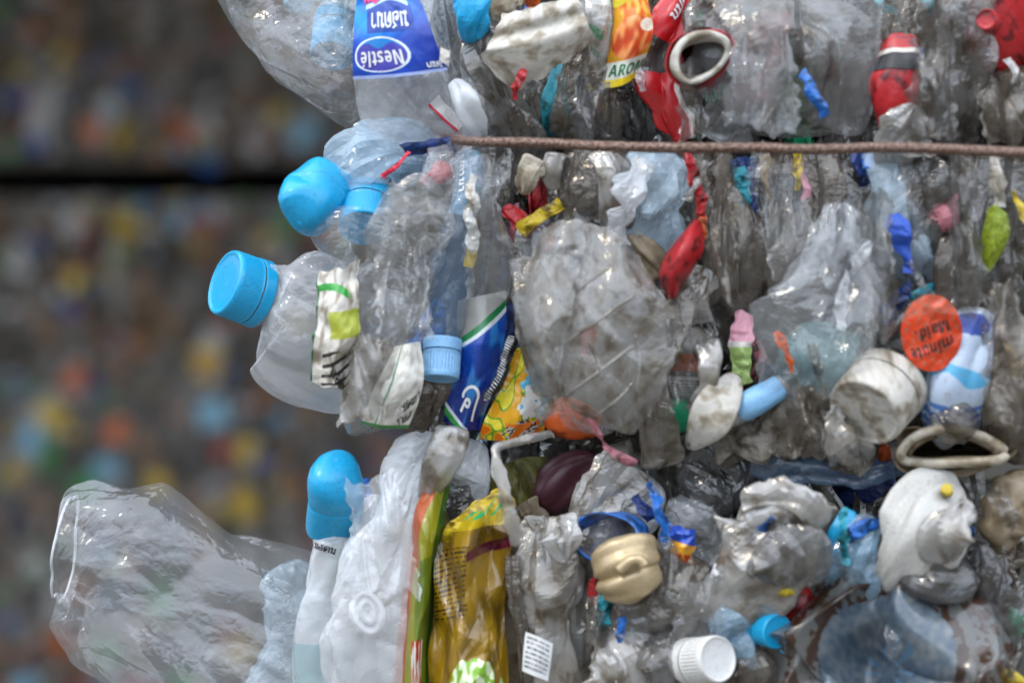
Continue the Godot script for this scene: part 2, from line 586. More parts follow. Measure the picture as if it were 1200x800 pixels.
func make_materials() -> void:
	M.crinkle = noise_tex(0.02, FastNoiseLite.TYPE_CELLULAR, true, 512, null, false, 4.0, 3, FastNoiseLite.RETURN_DISTANCE2_SUB)
	M.crinkle.noise.domain_warp_enabled = true
	M.crinkle.noise.domain_warp_amplitude = 22.0
	M.crinkle.noise.domain_warp_frequency = 0.012
	M.specks = grime(0.06, [[0.0, Color(0.42, 0.38, 0.34)], [0.07, Color(0.5, 0.46, 0.42)], [0.12, Color(0.9, 0.89, 0.88)], [0.45, Color(1, 1, 1)], [1.0, Color(0.95, 0.95, 0.95)]])
	M.soil = grime(0.012, [[0.0, Color(0.55, 0.5, 0.43)], [0.2, Color(0.68, 0.64, 0.58)], [0.38, Color(0.82, 0.8, 0.76)], [0.6, Color(0.97, 0.97, 0.96)], [1.0, Color(0.86, 0.85, 0.84)]])
	M.smear = grime(0.016, [[0.0, Color(0.38, 0.34, 0.3)], [0.26, Color(0.66, 0.63, 0.6)], [0.42, Color(0.95, 0.94, 0.93)], [1.0, Color(1, 1, 1)]])
	M.film = grime(0.013, [[0.0, Color(0.48, 0.42, 0.34, 0.85)], [0.28, Color(0.70, 0.66, 0.6, 0.68)], [0.42, Color(0.9, 0.88, 0.85, 0.54)], [0.7, Color(1, 1, 1, 0.48)], [1.0, Color(1, 1, 1, 0.6)]])
	M.film2 = grime(0.011, [[0.0, Color(0.5, 0.44, 0.36, 0.97)], [0.28, Color(0.74, 0.7, 0.65, 0.88)], [0.42, Color(0.92, 0.9, 0.87, 0.8)], [0.7, Color(1, 1, 1, 0.74)], [1.0, Color(1, 1, 1, 0.84)]])
	M.film_clear = grime(0.014, [[0.0, Color(0.5, 0.45, 0.38, 0.5)], [0.25, Color(0.75, 0.72, 0.68, 0.36)], [0.4, Color(0.95, 0.94, 0.92, 0.27)], [0.7, Color(1, 1, 1, 0.22)], [1.0, Color(1, 1, 1, 0.34)]])
	M.pet_shell = grimy(srgb(0.50, 0.51, 0.52), M.film_clear, 0.09, 0.1, 0.75, 0.5)
	M.pet_hull = grimy(srgb(0.52, 0.53, 0.54), grime(0.009, [[0.0, Color(0.85, 0.84, 0.82, 0.26)], [0.4, Color(1, 1, 1, 0.19)], [1.0, Color(1, 1, 1, 0.24)]]), 0.09, 0.06, 0.75, 0.5)
	# clear films
	M.pet = clear(srgb(0.58, 0.60, 0.61), 0.11, 0.05, 0.06)
	M.pet_frost = clear(srgb(0.70, 0.72, 0.74), 0.30, 0.12, 0.06)
	M.pet_white = clear(srgb(0.76, 0.78, 0.80), 0.45, 0.12, 0.06)
	M.pet_blue = clear(srgb(0.34, 0.56, 0.74), 0.34, 0.07)
	M.pet_sky = clear(srgb(0.52, 0.68, 0.80), 0.36, 0.08)
	M.pet_deep = clear(srgb(0.10, 0.16, 0.24), 0.45, 0.08)
	M.pet_teal = clear(srgb(0.24, 0.50, 0.52), 0.3, 0.08)
	M.pet_grey = grimy(srgb(0.205, 0.2, 0.192), M.film, 0.11, 0.09, 0.75, 0.45)
	M.pet_dirty = grimy(srgb(0.205, 0.182, 0.155), M.film, 0.12, 0.09, 0.75, 0.42)
	M.pet_brown = grimy(srgb(0.14, 0.112, 0.084), M.film2, 0.14, 0.06)
	M.pet_milky = grimy(srgb(0.33, 0.315, 0.29), M.film2, 0.18, 0.04, 0.65, 0.16)
	M.pet_veil = grimy(srgb(0.36, 0.345, 0.318), M.film, 0.17, 0.03, 0.7, 0.2)
	M.pet_pale = grimy(srgb(0.43, 0.42, 0.40), M.film2, 0.16, 0.05, 0.7, 0.25)
	M.pet_ash = grimy(srgb(0.10, 0.1, 0.1), M.film2, 0.12, 0.06)
	for k in [["grey", 0.15, 0.147, 0.14], ["brown", 0.115, 0.093, 0.07], ["pale", 0.26, 0.258, 0.248], ["blue", 0.11, 0.16, 0.22]]:  # colours of buried bottles, darkened to stand in for shade in the gaps
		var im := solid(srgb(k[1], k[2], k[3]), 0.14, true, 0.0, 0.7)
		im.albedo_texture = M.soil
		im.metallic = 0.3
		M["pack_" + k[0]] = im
	# solid plastics
	M.cyan = solid(srgb(0.01, 0.34, 0.62), 0.3)
	M.cyan.subsurf_scatter_enabled = true
	M.cyan.subsurf_scatter_strength = 0.15
	M.blue = solid(srgb(0.01, 0.12, 0.45), 0.35)
	M.navy = solid(srgb(0.008, 0.03, 0.16), 0.4)
	M.sky_cap = solid(srgb(0.22, 0.45, 0.70), 0.4)
	M.red = solid(srgb(0.42, 0.012, 0.016), 0.35)
	M.dark_red = solid(srgb(0.22, 0.012, 0.015), 0.4)
	M.pink = solid(srgb(0.42, 0.15, 0.18), 0.45)
	M.orange = solid(srgb(0.60, 0.10, 0.012), 0.38)
	M.green = solid(srgb(0.01, 0.30, 0.14), 0.4)
	M.lime = solid(srgb(0.27, 0.36, 0.015), 0.4)
	M.yellow = solid(srgb(0.52, 0.38, 0.015), 0.4)
	M.teal = solid(srgb(0.02, 0.28, 0.36), 0.4)
	M.white = solid(srgb(0.66, 0.65, 0.62), 0.45)
	M.milk = solid(srgb(0.50, 0.485, 0.45), 0.4)
	M.dirty_white = solid(srgb(0.58, 0.55, 0.50), 0.5)
	M.dirty_white.albedo_texture = M.soil
	M.cream = solid(srgb(0.46, 0.41, 0.33), 0.5)
	M.cream.albedo_texture = M.soil
	M.tan = solid(srgb(0.30, 0.235, 0.155), 0.5)
	M.tan.albedo_texture = M.soil
	M.gold = solid(srgb(0.46, 0.35, 0.20), 0.32)
	M.gold.metallic = 0.35
	M.olive = solid(srgb(0.16, 0.15, 0.03), 0.45)
	M.olive.albedo_texture = M.soil
	M.maroon = solid(srgb(0.10, 0.03, 0.04), 0.35)
	M.black = solid(srgb(0.012, 0.012, 0.014), 0.5)
	M.grime = solid(srgb(0.16, 0.14, 0.115), 0.6)
	M.grime.albedo_texture = M.soil
	M.core = solid(srgb(0.26, 0.25, 0.235), 0.45)
	M.core.albedo_texture = M.soil
	M.ink_white = solid(srgb(0.8, 0.8, 0.8), 0.4, false)
	M.ink_black = solid(srgb(0.02, 0.02, 0.02), 0.5, false)
	M.ink_green = solid(srgb(0.02, 0.16, 0.06), 0.5, false)
	M.ink_red = solid(srgb(0.6, 0.02, 0.05), 0.5, false)
	M.ink_lime = solid(srgb(0.06, 0.42, 0.06), 0.5, false)
	M.ink_pink = solid(srgb(0.8, 0.08, 0.3), 0.5, false)
	M.ink_blue = solid(srgb(0.03, 0.1, 0.5), 0.5, false)
	for k in ["red", "navy", "yellow", "teal", "pink", "blue", "orange", "lime", "green"]:
		M[k].albedo_texture = M.smear
		relief(M[k], M.crinkle, 0.03)
	# rusty baling wire
	var rust := grime(0.03, [[0.0, Color(0.20, 0.11, 0.08)], [0.35, Color(0.36, 0.25, 0.2)], [0.55, Color(0.45, 0.36, 0.31)], [0.75, Color(0.52, 0.46, 0.42)], [1.0, Color(0.40, 0.23, 0.16)]])
	M.wire = StandardMaterial3D.new()
	M.wire.albedo_texture = rust
	M.wire.roughness = 0.5
	M.wire.metallic = 0.4
	M.wire.uv1_scale = Vector3(3, 2, 1)
	relief(M.wire, rust, 0.015)

func printed(w: int, h: int, paint: Callable, rough := 0.35, alpha := false) -> StandardMaterial3D:
	# flat print on a label, computed point by point (u right, v down)
	var im := Image.create(w, h, false, Image.FORMAT_RGBA8)
	for y in h:
		for x in w:
			im.set_pixel(x, y, paint.call((x + 0.5) / w, (y + 0.5) / h))
	var m := StandardMaterial3D.new()
	m.albedo_texture = ImageTexture.create_from_image(im)
	m.roughness = rough
	m.metallic_specular = 0.6
	m.texture_repeat = false
	m.cull_mode = BaseMaterial3D.CULL_DISABLED
	if alpha: m.transparency = BaseMaterial3D.TRANSPARENCY_ALPHA
	return m

func n2(u: float, v: float, f: float, s := 0.0) -> float:
	return noise_c.get_noise_2d(u * f + s * 7.1, v * f - s * 3.3)

func scuff(c: Color, u: float, v: float, how := 0.12) -> Color:
	var k := n2(u, v, 9.0, 4.0) * 0.5 + n2(u, v, 31.0, 2.0) * 0.5
	return c.lerp(Color(0.55, 0.53, 0.5, c.a), clampf((k - 0.25) * 4.0, 0.0, 1.0) * how * 4.0)

func in_oval(u: float, v: float, cx: float, cy: float, rx: float, ry: float) -> float:
	return Vector2((u - cx) / rx, (v - cy) / ry).length()

func make_prints() -> void:
	# water label: blue with a lighter wave, an oval badge; printed upside down on the bale
	M.print_water = printed(192, 192, func(u: float, v: float) -> Color:
		var c := Color(0.02, 0.26, 0.70).lerp(Color(0.04, 0.58, 0.92), clampf(1.2 - absf(v - 0.25 - 0.1 * sin(u * 5.0)) * 4.0, 0.0, 1.0))
		c = c.lerp(Color(0.02, 0.12, 0.5), clampf((u - 0.55) * 1.5, 0.0, 0.6))
		if u > 0.22 and u < 0.78 and v > 0.13 + 0.06 * sin(u * 9.0) and v < 0.46: c = Color(0.04, 0.24, 0.62)
		if v < 0.16 + 0.05 * sin(u * 9.0) and v > 0.10 + 0.05 * sin(u * 9.0) and u > 0.2 and u < 0.75: c = Color(0.75, 0.87, 0.95)
		var r := in_oval(u, v, 0.36, 0.70, 0.31, 0.20)
		if r < 1.0: c = Color(0.9, 0.93, 0.97)
		if r < 0.9: c = Color(0.28, 0.27, 0.68) if v > 0.60 + 0.03 * sin(u * 22.0) else Color(0.12, 0.5, 0.8)
		if v > 0.94: c = Color(0.62, 0.68, 0.86)
		return scuff(c, u, v, 0.05), 0.28)
	M.print_fruit = printed(160, 224, func(u: float, v: float) -> Color:
		var c := Color(0.86, 0.60, 0.12)
		var a := in_oval(u, v, 0.62, 0.22, 0.42, 0.2)
		var b := in_oval(u, v, 0.55, 0.52, 0.5, 0.2)
		if a < 1.0: c = Color(0.93, 0.44, 0.10).lerp(Color(0.96, 0.75, 0.3), clampf(n2(u, v, 6.0) + 0.4, 0, 1))
		if b < 1.0: c = Color(0.80, 0.28, 0.12).lerp(Color(0.95, 0.62, 0.35), clampf(n2(u, v, 5.0, 2.0) + 0.5, 0, 1))
		if in_oval(u, v, 0.85, 0.42, 0.18, 0.07) < 1.0: c = Color(0.93, 0.88, 0.78)
		if in_oval(u, v, 0.1, 0.12, 0.3, 0.1) < 1.0: c = Color(0.9, 0.82, 0.2)
		if v < 0.06: c = Color(0.12, 0.35, 0.16)
		if v > 0.72: c = Color(0.88, 0.88, 0.82)
		if v > 0.89: c = Color(0.93, 0.80, 0.10)
		return scuff(c, u, v, 0.06), 0.3)
	M.print_red = printed(64, 128, func(u: float, v: float) -> Color:
		var c := Color(0.74, 0.05, 0.08)
		if u > 0.9: c = Color(0.85, 0.82, 0.8)
		return scuff(c, u, v, 0.1), 0.35)
	M.print_bag = printed(160, 224, func(u: float, v: float) -> Color:
		var c := Color(0.04, 0.28, 0.66).lerp(Color(0.02, 0.13, 0.45), clampf(v * 1.2 - 0.2, 0, 1))
		c = c.lerp(Color(0.20, 0.62, 0.85), clampf(n2(u, v, 3.0, 5.0) * 2.0 - 0.5, 0, 0.6))
		var e := v - (0.34 - 0.26 * u)
		if e < 0.0: c = Color(0.56, 0.56, 0.53)
		if e > 0.0 and e < 0.05: c = Color(0.05, 0.45, 0.22)
		if e > 0.05 and e < 0.085: c = Color(0.82, 0.85, 0.86)
		var k := v - (0.80 + 0.34 * (u - 0.1))
		if k > 0.0: c = Color(0.86, 0.88, 0.9)
		if k > 0.04: c = Color(0.12, 0.56, 0.2)
		if k > 0.11: c = Color(0.02, 0.10, 0.36)
		return scuff(c, u, v, 0.05), 0.25)
	M.print_snack = printed(160, 192, func(u: float, v: float) -> Color:
		var c := Color(0.91, 0.66, 0.06)
		var k := n2(u, v, 3.6, 1.0)
		if k > 0.12: c = Color(0.45, 0.62, 0.12)
		if k > 0.35: c = Color(0.92, 0.85, 0.2)
		if in_oval(u + 0.1 * n2(u, v, 7.0), v, 0.85, 0.42, 0.34, 0.26) < 1.0: c = Color(0.35, 0.72, 0.85)
		if in_oval(u + 0.1 * n2(u, v, 9.0, 3.0), v, 0.68, 0.52, 0.16, 0.16) < 1.0: c = Color(0.9, 0.9, 0.88)
		if in_oval(u + 0.12 * n2(u, v, 9.0, 6.0), v, 0.62, 0.82, 0.26, 0.14) < 1.0: c = Color(0.8, 0.76, 0.72) if n2(u, v, 14.0, 8.0) > -0.05 else Color(0.32, 0.2, 0.18)
		if v > 0.72 and k < -0.15: c = Color(0.92, 0.46, 0.05)
		return c, 0.25)
	M.print_gold_bag = printed(192, 256, func(u: float, v: float) -> Color:
		var c := Color(0.56, 0.43, 0.07).lerp(Color(0.36, 0.27, 0.05), clampf(n2(u, v, 4.0) + 0.3, 0, 1))
		if v < 0.22: c = Color(0.68, 0.58, 0.08)
		if v < 0.16 and n2(u, v, 6.0, 3.0) > 0.2: c = Color(0.15, 0.6, 0.35)
		if v > 0.30 and v < 0.62 and u < 0.5 and fmod(v * 46.0, 1.0) < 0.4 and n2(u, floorf(v * 46.0), 18.0, 9.0) > -0.3: c = Color(0.22, 0.16, 0.06)
		if absf(v - 0.42 + u * 0.12) < 0.025 and u > 0.5: c = Color(0.32, 0.06, 0.14)
		if in_oval(u + 0.1 * n2(u, v, 8.0, 5.0), v, 0.6, 0.88, 0.24, 0.1) < 1.0: c = Color(0.86, 0.9, 0.75) if n2(u, v, 16.0, 7.0) > -0.1 else Color(0.5, 0.68, 0.2)
		return c, 0.24)
	M.print_green_bag = printed(128, 224, func(u: float, v: float) -> Color:
		var c := Color(0.54, 0.53, 0.08)
		if u + 0.08 * n2(v, u, 4.0) < 0.55 - 0.35 * v: c = Color(0.66, 0.29, 0.06)
		if v > 0.5 and u > 0.45 + 0.1 * n2(u, v, 4.0, 2.0): c = Color(0.38, 0.44, 0.06)
		if u > 0.82: c = Color(0.16, 0.32, 0.05)
		if v > 0.8 and u > 0.4 and u < 0.7: c = Color(0.7, 0.15, 0.1) if n2(u, v, 14.0) > 0.0 else Color(0.8, 0.8, 0.75)
		return scuff(c, u, v, 0.05), 0.3)
	M.print_care = printed(128, 160, func(u: float, v: float) -> Color:     # small white sticker with lines of tiny print
		var c := Color(0.86, 0.86, 0.85)
		if u > 0.1 and u < 0.9 and v > 0.12 and v < 0.86 and fmod(v * 9.0, 1.0) < 0.5 and n2(u, floorf(v * 9.0), 30.0, 2.0) > -0.25: c = Color(0.35, 0.36, 0.38)
		return c, 0.4)
	M.print_white = printed(128, 128, func(u: float, v: float) -> Color:    # dirty white label with a thin green line
		var c := Color(0.80, 0.79, 0.75).lerp(Color(0.66, 0.64, 0.6), clampf(n2(u, v, 6.0) + 0.2, 0, 1))
		if absf(u - 0.28 - v * 0.06) < 0.012: c = Color(0.1, 0.42, 0.28)
		if v > 0.94: c = Color(0.2, 0.42, 0.2)
		return scuff(c, u, v, 0.06), 0.4)
	M.print_crumple = printed(128, 192, func(u: float, v: float) -> Color:  # white label with green band and black lines
		var c := Color(0.80, 0.78, 0.74).lerp(Color(0.52, 0.47, 0.4), clampf(n2(u, v, 5.0) * 1.3, 0, 1))
		var e := v - 0.16 - 0.3 * (u - 0.2) * (u - 0.2)
		if absf(e) < 0.028 and u < 0.75: c = Color(0.10, 0.55, 0.14)
		if u > 0.35 and v > 0.36 and v < 0.62: c = c.lerp(Color(0.62, 0.66, 0.10), 0.8)
		if v > 0.72 and u > 0.25 and fmod(v * 14.0 + u * 2.0, 1.0) < 0.35: c = Color(0.14, 0.12, 0.1)
		if u < 0.05: c = Color(0.08, 0.35, 0.12)
		return c, 0.4)
	M.print_disc = printed(128, 128, func(u: float, v: float) -> Color:
		var c := Color(0.86, 0.24, 0.04)
		if v < 0.30 - 0.1 * u: c = Color(0.86, 0.38, 0.26)
		return scuff(c, u, v, 0.22), 0.4)
	M.print_milk = printed(96, 128, func(u: float, v: float) -> Color:
		var c := Color(0.74, 0.80, 0.88)
		if v < 0.28 and in_oval(u, v, 0.5, 0.16, 0.36, 0.11) < 1.0: c = Color(0.15, 0.26, 0.62)
		if v > 0.5 and v < 0.58 + 0.03 * sin(u * 12.0): c = Color(0.35, 0.68, 0.85)
		if v > 0.72: c = Color(0.30, 0.48, 0.76) if fmod(v * 14.0 + 0.3 * sin(u * 8.0), 1.0) < 0.6 else Color(0.7, 0.78, 0.88)
		return scuff(c, u, v, 0.08), 0.35)
	M.print_pink = printed(48, 128, func(u: float, v: float) -> Color:
		var c := Color(0.86, 0.60, 0.66)
		if v > 0.5: c = Color(0.66, 0.76, 0.44)
		if v > 0.45 and v < 0.52: c = Color(0.85, 0.82, 0.78)
		return scuff(c, u, v, 0.06), 0.4)
	M.print_bars = printed(32, 192, func(u: float, v: float) -> Color:      # black and white stripes of a sachet edge
		return Color(0.04, 0.04, 0.05) if fmod(v * 26.0 + u, 1.0) < 0.55 or u < 0.4 else Color(0.75, 0.75, 0.75), 0.3)
	M.print_candy = printed(96, 96, func(u: float, v: float) -> Color:
		var c := Color(0.10, 0.28, 0.68)
		if v > 0.4: c = Color(0.88, 0.62, 0.15)
		if v > 0.62 and n2(u, v, 7.0) > -0.1: c = Color(0.75, 0.16, 0.08)
		if v > 0.85: c = Color(0.05, 0.3, 0.4)
		return c, 0.3)
	M.print_stain = printed(192, 192, func(u: float, v: float) -> Color:    # bottle base: bluish middle, brown dirt in rings
		var r := Vector2(u - 0.5, v - 0.5).length() * 2.0
		var a := atan2(v - 0.5, u - 0.5)
		var c := Color(0.42, 0.42, 0.41, 0.7)
		var n := n2(u, v, 7.0) * 0.6 + n2(u, v, 22.0, 3.0) * 0.4
		c = c.lerp(Color(0.30, 0.25, 0.2, 0.85), clampf(n * 1.6, 0, 1))
		if r < 0.56: c = Color(0.27, 0.33, 0.39, 0.92).lerp(Color(0.44, 0.46, 0.47, 0.92), clampf(0.45 + 0.3 * n2(u, v, 26.0, 1.0) + 0.8 * n, 0, 1))
		if r < 0.22 and fmod(absf(a) * 5.0 / PI + 0.2 * n, 1.0) < 0.35: c = Color(0.33, 0.43, 0.51, 0.9)
		if (absf(r - 0.6 - 0.04 * n) < 0.05 or absf(r - 0.78 + 0.05 * n) < 0.05) and n > -0.26: c = Color(0.22, 0.15, 0.10, 0.95)
		if r > 0.84 and n > 0.16: c = Color(0.26, 0.17, 0.11, 0.9)
		return c, 0.2, true)
	M.print_stain.texture_repeat = true

# one crushed bottle, bag or tube: a thing with a body
func b(label: String, mat: String, spine: Array, o := {}, called := "crushed_bottle", category := "bottle", group := "") -> Dictionary:
	var g := tube_grid(spine, o)
	var t := thing(called, label, category, g.at, group)
	put("body", g, M[mat], t, g.at)
	g.t = t
	return g

# one sheet of film, label or wrapper
func s(label: String, mat: String, rows: Array, o := {}, called := "plastic_film", category := "film", piece := "sheet") -> Dictionary:
	var g := sheet_grid(rows, o)
	var t := thing(called, label, category, g.at)
	put(piece, g, M[mat], t, g.at, Vector2.ONE if mat.begins_with("print") else -Vector2.ONE)
	g.t = t
	return g

# a quad of film from four corners, with a bulge in the middle
func quad(a: Array, c: Array, d: Array, e: Array, bulge: float) -> Array:      # top left, top right, bottom right, bottom left
	var m := func(p, q, x): return [(p[0] + q[0]) / 2.0, (p[1] + q[1]) / 2.0, (p[2] + q[2]) / 2.0 + x]
	return [[a, m.call(a, c, bulge * 0.6), c], [m.call(a, e, bulge * 0.5), m.call(m.call(a, c, 0), m.call(e, d, 0), bulge), m.call(c, d, bulge * 0.5)], [e, m.call(e, d, bulge * 0.6), d]]

# a label that lies on a body
func lay_label(g: Dictionary, mat: String, u0: float, u1: float, v0: float, v1: float, called := "label", skew := 0.0, lift := 0.5) -> Dictionary:
	var l := patch_grid(g, u0, u1, v0, v1, lift, 44, 44, skew)
	l.node = put(called, l, M[mat], g.t, g.t.position, Vector2.ONE if mat.begins_with("print") else -Vector2.ONE)
	return l

# a screw cap with its ring
func cap(g: Dictionary, mat: String, base: Array, top: Array, r: float, o := {}) -> MeshInstance3D:
	var t: Node3D = g.t
	var bp := P(base[0], base[1], base[2])
	var tp := P(top[0], top[1], top[2])
	o["knurl"] = o.get("knurl", 84)
	o["kd"] = o.get("kd", 0.016)
	o["krange"] = [22, 29]
	var cg := turned(dense(CRUSHED_CAP if o.get("dome", false) else CAP), bp, tp, mm(r), o)
	if o.get("dome", false): o["knurl"] = 0
	var node := put("cap", cg, M[mat], t, t.position)
	if o.get("ring", true) and not o.get("dome", false):
		o["knurl"] = 0
		var rg := turned(dense(RING, 2), bp, tp, mm(r), o)
		var rn := part("tamper_ring", grid_mesh(rg, -Vector2.ONE), M[mat], node)
		rn.position = Vector3.ZERO
	return node

func neck(g: Dictionary, mat: String, base: Array, top: Array, r: float, o := {}) -> void:
	var ng := turned(dense(NECK, 2), P(base[0], base[1], base[2]), P(top[0], top[1], top[2]), mm(r), o)
	put("neck", ng, M[mat], g.t, g.t.position)

func text_on(g: Dictionary, holder: Node3D, text: String, u: float, v: float, wu: float, hv: float, ink: String, turn := 0.0, bold := true, lift := 0.3) -> void:
	lettering(text, g, u, v, wu, hv, M[ink], holder, holder.get_parent().position + holder.position if holder.get_parent() != self else holder.position, turn, lift, bold)

# strokes of print (letters the fonts do not hold): polylines in the label's own u,v, as thin bands on its surface
func strokes(g: Dictionary, holder: Node3D, lines: Array, width: float, ink: String, u: float, v: float, su: float, sv: float, turn := 0.0) -> void:
	var st := SurfaceTool.new()
	st.begin(Mesh.PRIMITIVE_TRIANGLES)
	var c := cos(turn)
	var sn := sin(turn)
	for line in lines:
		var fine := []
		for i in line.size() - 1:
			for k in 3:
				fine.append((line[i] as Vector2).lerp(line[i + 1], k / 3.0))
		fine.append(line[-1])
		var prev := []
		for i in fine.size():
			var dir: Vector2 = (fine[mini(i + 1, fine.size() - 1)] - fine[maxi(i - 1, 0)]).normalized()
			var nrm := Vector2(-dir.y, dir.x) * width * 0.5
			var ends := []
			for e in [fine[i] - nrm, fine[i] + nrm]:
				var x: float = e.x * su
				var y: float = e.y * sv
				var q := on(g, u + x * c - y * sn, v + x * sn + y * c)
				ends.append([q[0] + q[1] * 0.0003, q[1]])
			if i > 0:
				for corner in [prev[0], ends[0], prev[1], prev[1], ends[0], ends[1]]:
					st.set_normal(corner[1])
					st.add_vertex(corner[0])
			prev = ends
	var o := part("lettering", st.commit(), M[ink], holder)
	o.position = g.at - (holder.get_parent().position + holder.position if holder.get_parent() != self else holder.position)

func arc(cx: float, cy: float, rx: float, ry: float, a0: float, a1: float, n := 8) -> Array:
	var r := []
	for i in n + 1:
		var a := deg_to_rad(lerpf(a0, a1, float(i) / n))
		r.append(Vector2(cx + rx * cos(a), cy + ry * sin(a)))
	return r

func thai(word: String) -> Array:
	# looped letters in a row, each one unit high, by a small set of strokes
	var out := []
	var x := 0.0
	for ch in word:
		match ch:
			"k": out.append(arc(0.22, 0.45, 0.1, 0.1, 0, 360) + [Vector2(0.08, 1.0)]); out.append([Vector2(0.05, 1.0), Vector2(0.05, 0.3)] + arc(0.3, 0.3, 0.25, 0.3, 180, 360) + [Vector2(0.55, 1.0)])
			"s": out.append(arc(0.2, 0.55, 0.1, 0.1, 0, 360)); out.append([Vector2(0.05, 0.6), Vector2(0.05, 1.0), Vector2(0.5, 0.9), Vector2(0.5, 0.3), Vector2(0.3, 0.05), Vector2(0.6, -0.1)])
			"m": out.append(arc(0.1, 0.1, 0.09, 0.09, 0, 360) + [Vector2(0.1, 0.9)]); out.append(arc(0.1, 0.92, 0.09, 0.09, 0, 360)); out.append([Vector2(0.15, 0.85), Vector2(0.5, 1.0), Vector2(0.5, 0.0)])
			"n": out.append(arc(0.1, 0.1, 0.09, 0.09, 0, 360) + [Vector2(0.12, 1.0), Vector2(0.3, 0.75)]); out.append([Vector2(0.5, 0.0), Vector2(0.5, 0.9)] + arc(0.45, 0.9, 0.09, 0.09, 0, 360))
			"i": out.append([Vector2(0.05, -0.15), Vector2(0.5, -0.15), Vector2(0.5, -0.4)])
			"a": out.append([Vector2(0.0, 0.2), Vector2(0.2, 0.0), Vector2(0.35, 0.2), Vector2(0.35, 1.0)])
			"g": out.append(arc(0.1, 0.15, 0.1, 0.1, 0, 360) + [Vector2(0.3, 1.0), Vector2(0.3, 0.1)])
		x += 0.7 if ch != "i" else 0.0
		out.append(Vector2(x, 0))
	var res := []
	var pend := []
	var off := 0.0
	for e in out:
		if e is Vector2:
			for line in pend:
				var l2 := []
				for p in line: l2.append(p + Vector2(off, 0))
				res.append(l2)
			pend = []
			off = e.x
		else:
			pend.append(e)
	return res

func strip(label: String, mat: String, pts: Array, called := "plastic_strip", category := "strip", o := {}) -> Dictionary:
	# a flat torn band along points of [px, py, half width px, depth mm]
	var fine := []
	for p in pts: fine.append(Vector4(p[0], p[1], p[2], p[3]))
	var rows := []
	var n: int = maxi(4, pts.size() + 1)
	var tw: float = o.get("twist", 0.0)
	for j in n:
		var t := float(j) / (n - 1)
		var c := along(fine, t)
		var e := along(fine, t + 0.02) - along(fine, t - 0.02)
		var side := Vector2(-e.y, e.x).normalized() * -1.0
		var wide := c.z * (1.25 if o.get("even", false) else 1.0 + 0.35 * chance(j, int(c.x), 3))
		var a := tw * t
		var row := []
		for k in [1.0, 0.5, 0.0, -0.5, -1.0]:
			row.append([c.x + side.x * wide * k * cos(a), c.y + side.y * wide * k * cos(a), c.w + wide * 0.35 * k * sin(a) + (1.0 - k * k) * wide * 0.12])
		rows.append(row)
	return s(label, mat, rows, {"amp": o.get("amp", 2.4), "cell": o.get("cell", 6.0), "nu": 26, "nv": 54, "jag": o.get("jag", 2.2), "seed": int(pts[0][0]) % 97 + 3}, called, category, o.get("piece", "sheet"))

func build_scene() -> void:
	build_setting()
	build_back_stack()
	build_filling()
	build_wire()
	build_top_row()
	build_middle_row()
	build_bottom_row()
	build_folds()
	build_scraps()

func build_scraps() -> void:
	# torn slivers of film and label caught between the bottles
	var mats := ["pet", "pet_grey", "pet_pale", "pet_dirty", "pet_grey", "pet_ash", "pet", "pet_white"]
	var names := {"pet": "clear", "pet_grey": "grey", "pet_pale": "whitish", "pet_dirty": "grimy", "pet_ash": "dark grey", "pet_white": "white"}
	var bright := ["red", "navy", "yellow", "teal", "pink", "blue", "orange", "dirty_white"]
	var spans := [[640, 1200, 176, 500, 26], [600, 1200, -10, 160, 14], [700, 1200, 590, 800, 18], [520, 640, 176, 360, 6]]
	for sp in spans:
		for i in sp[4] as int:
			var x := rng.randf_range(sp[0], sp[1])
			var y := rng.randf_range(sp[2], sp[3])
			var long := rng.randf_range(30, 70)
			var lean := rng.randf_range(-14, 14)
			var wide := rng.randf_range(4, 10)
			var d := rng.randf_range(20, 42)
			var vivid := rng.randf() < 0.28
			var m: String = bright[rng.randi() % 8] if vivid else mats[rng.randi() % 8]
			var word: String = m.replace("dirty_white", "cream") if vivid else names[m]
			var g := strip("%s torn sliver of plastic caught between the crushed bottles" % word, m, [[x - lean, y - long * 0.5, wide * 0.5, d], [x + lean * 0.3, y, wide, d + 3], [x + lean, y + long * 0.5, wide * 0.45, d]], "film_scrap", "scrap", {"amp": 3.4, "cell": 6.0, "jag": 3.0})
			g.t.set_meta("group", "torn slivers between the bottles")

func structure(called: String, mesh: Mesh, mat: Material, at: Vector3, kind := "structure") -> MeshInstance3D:
	var o := part(called, mesh, mat, self)
	o.position = at
	o.set_meta("kind", kind)
	return o

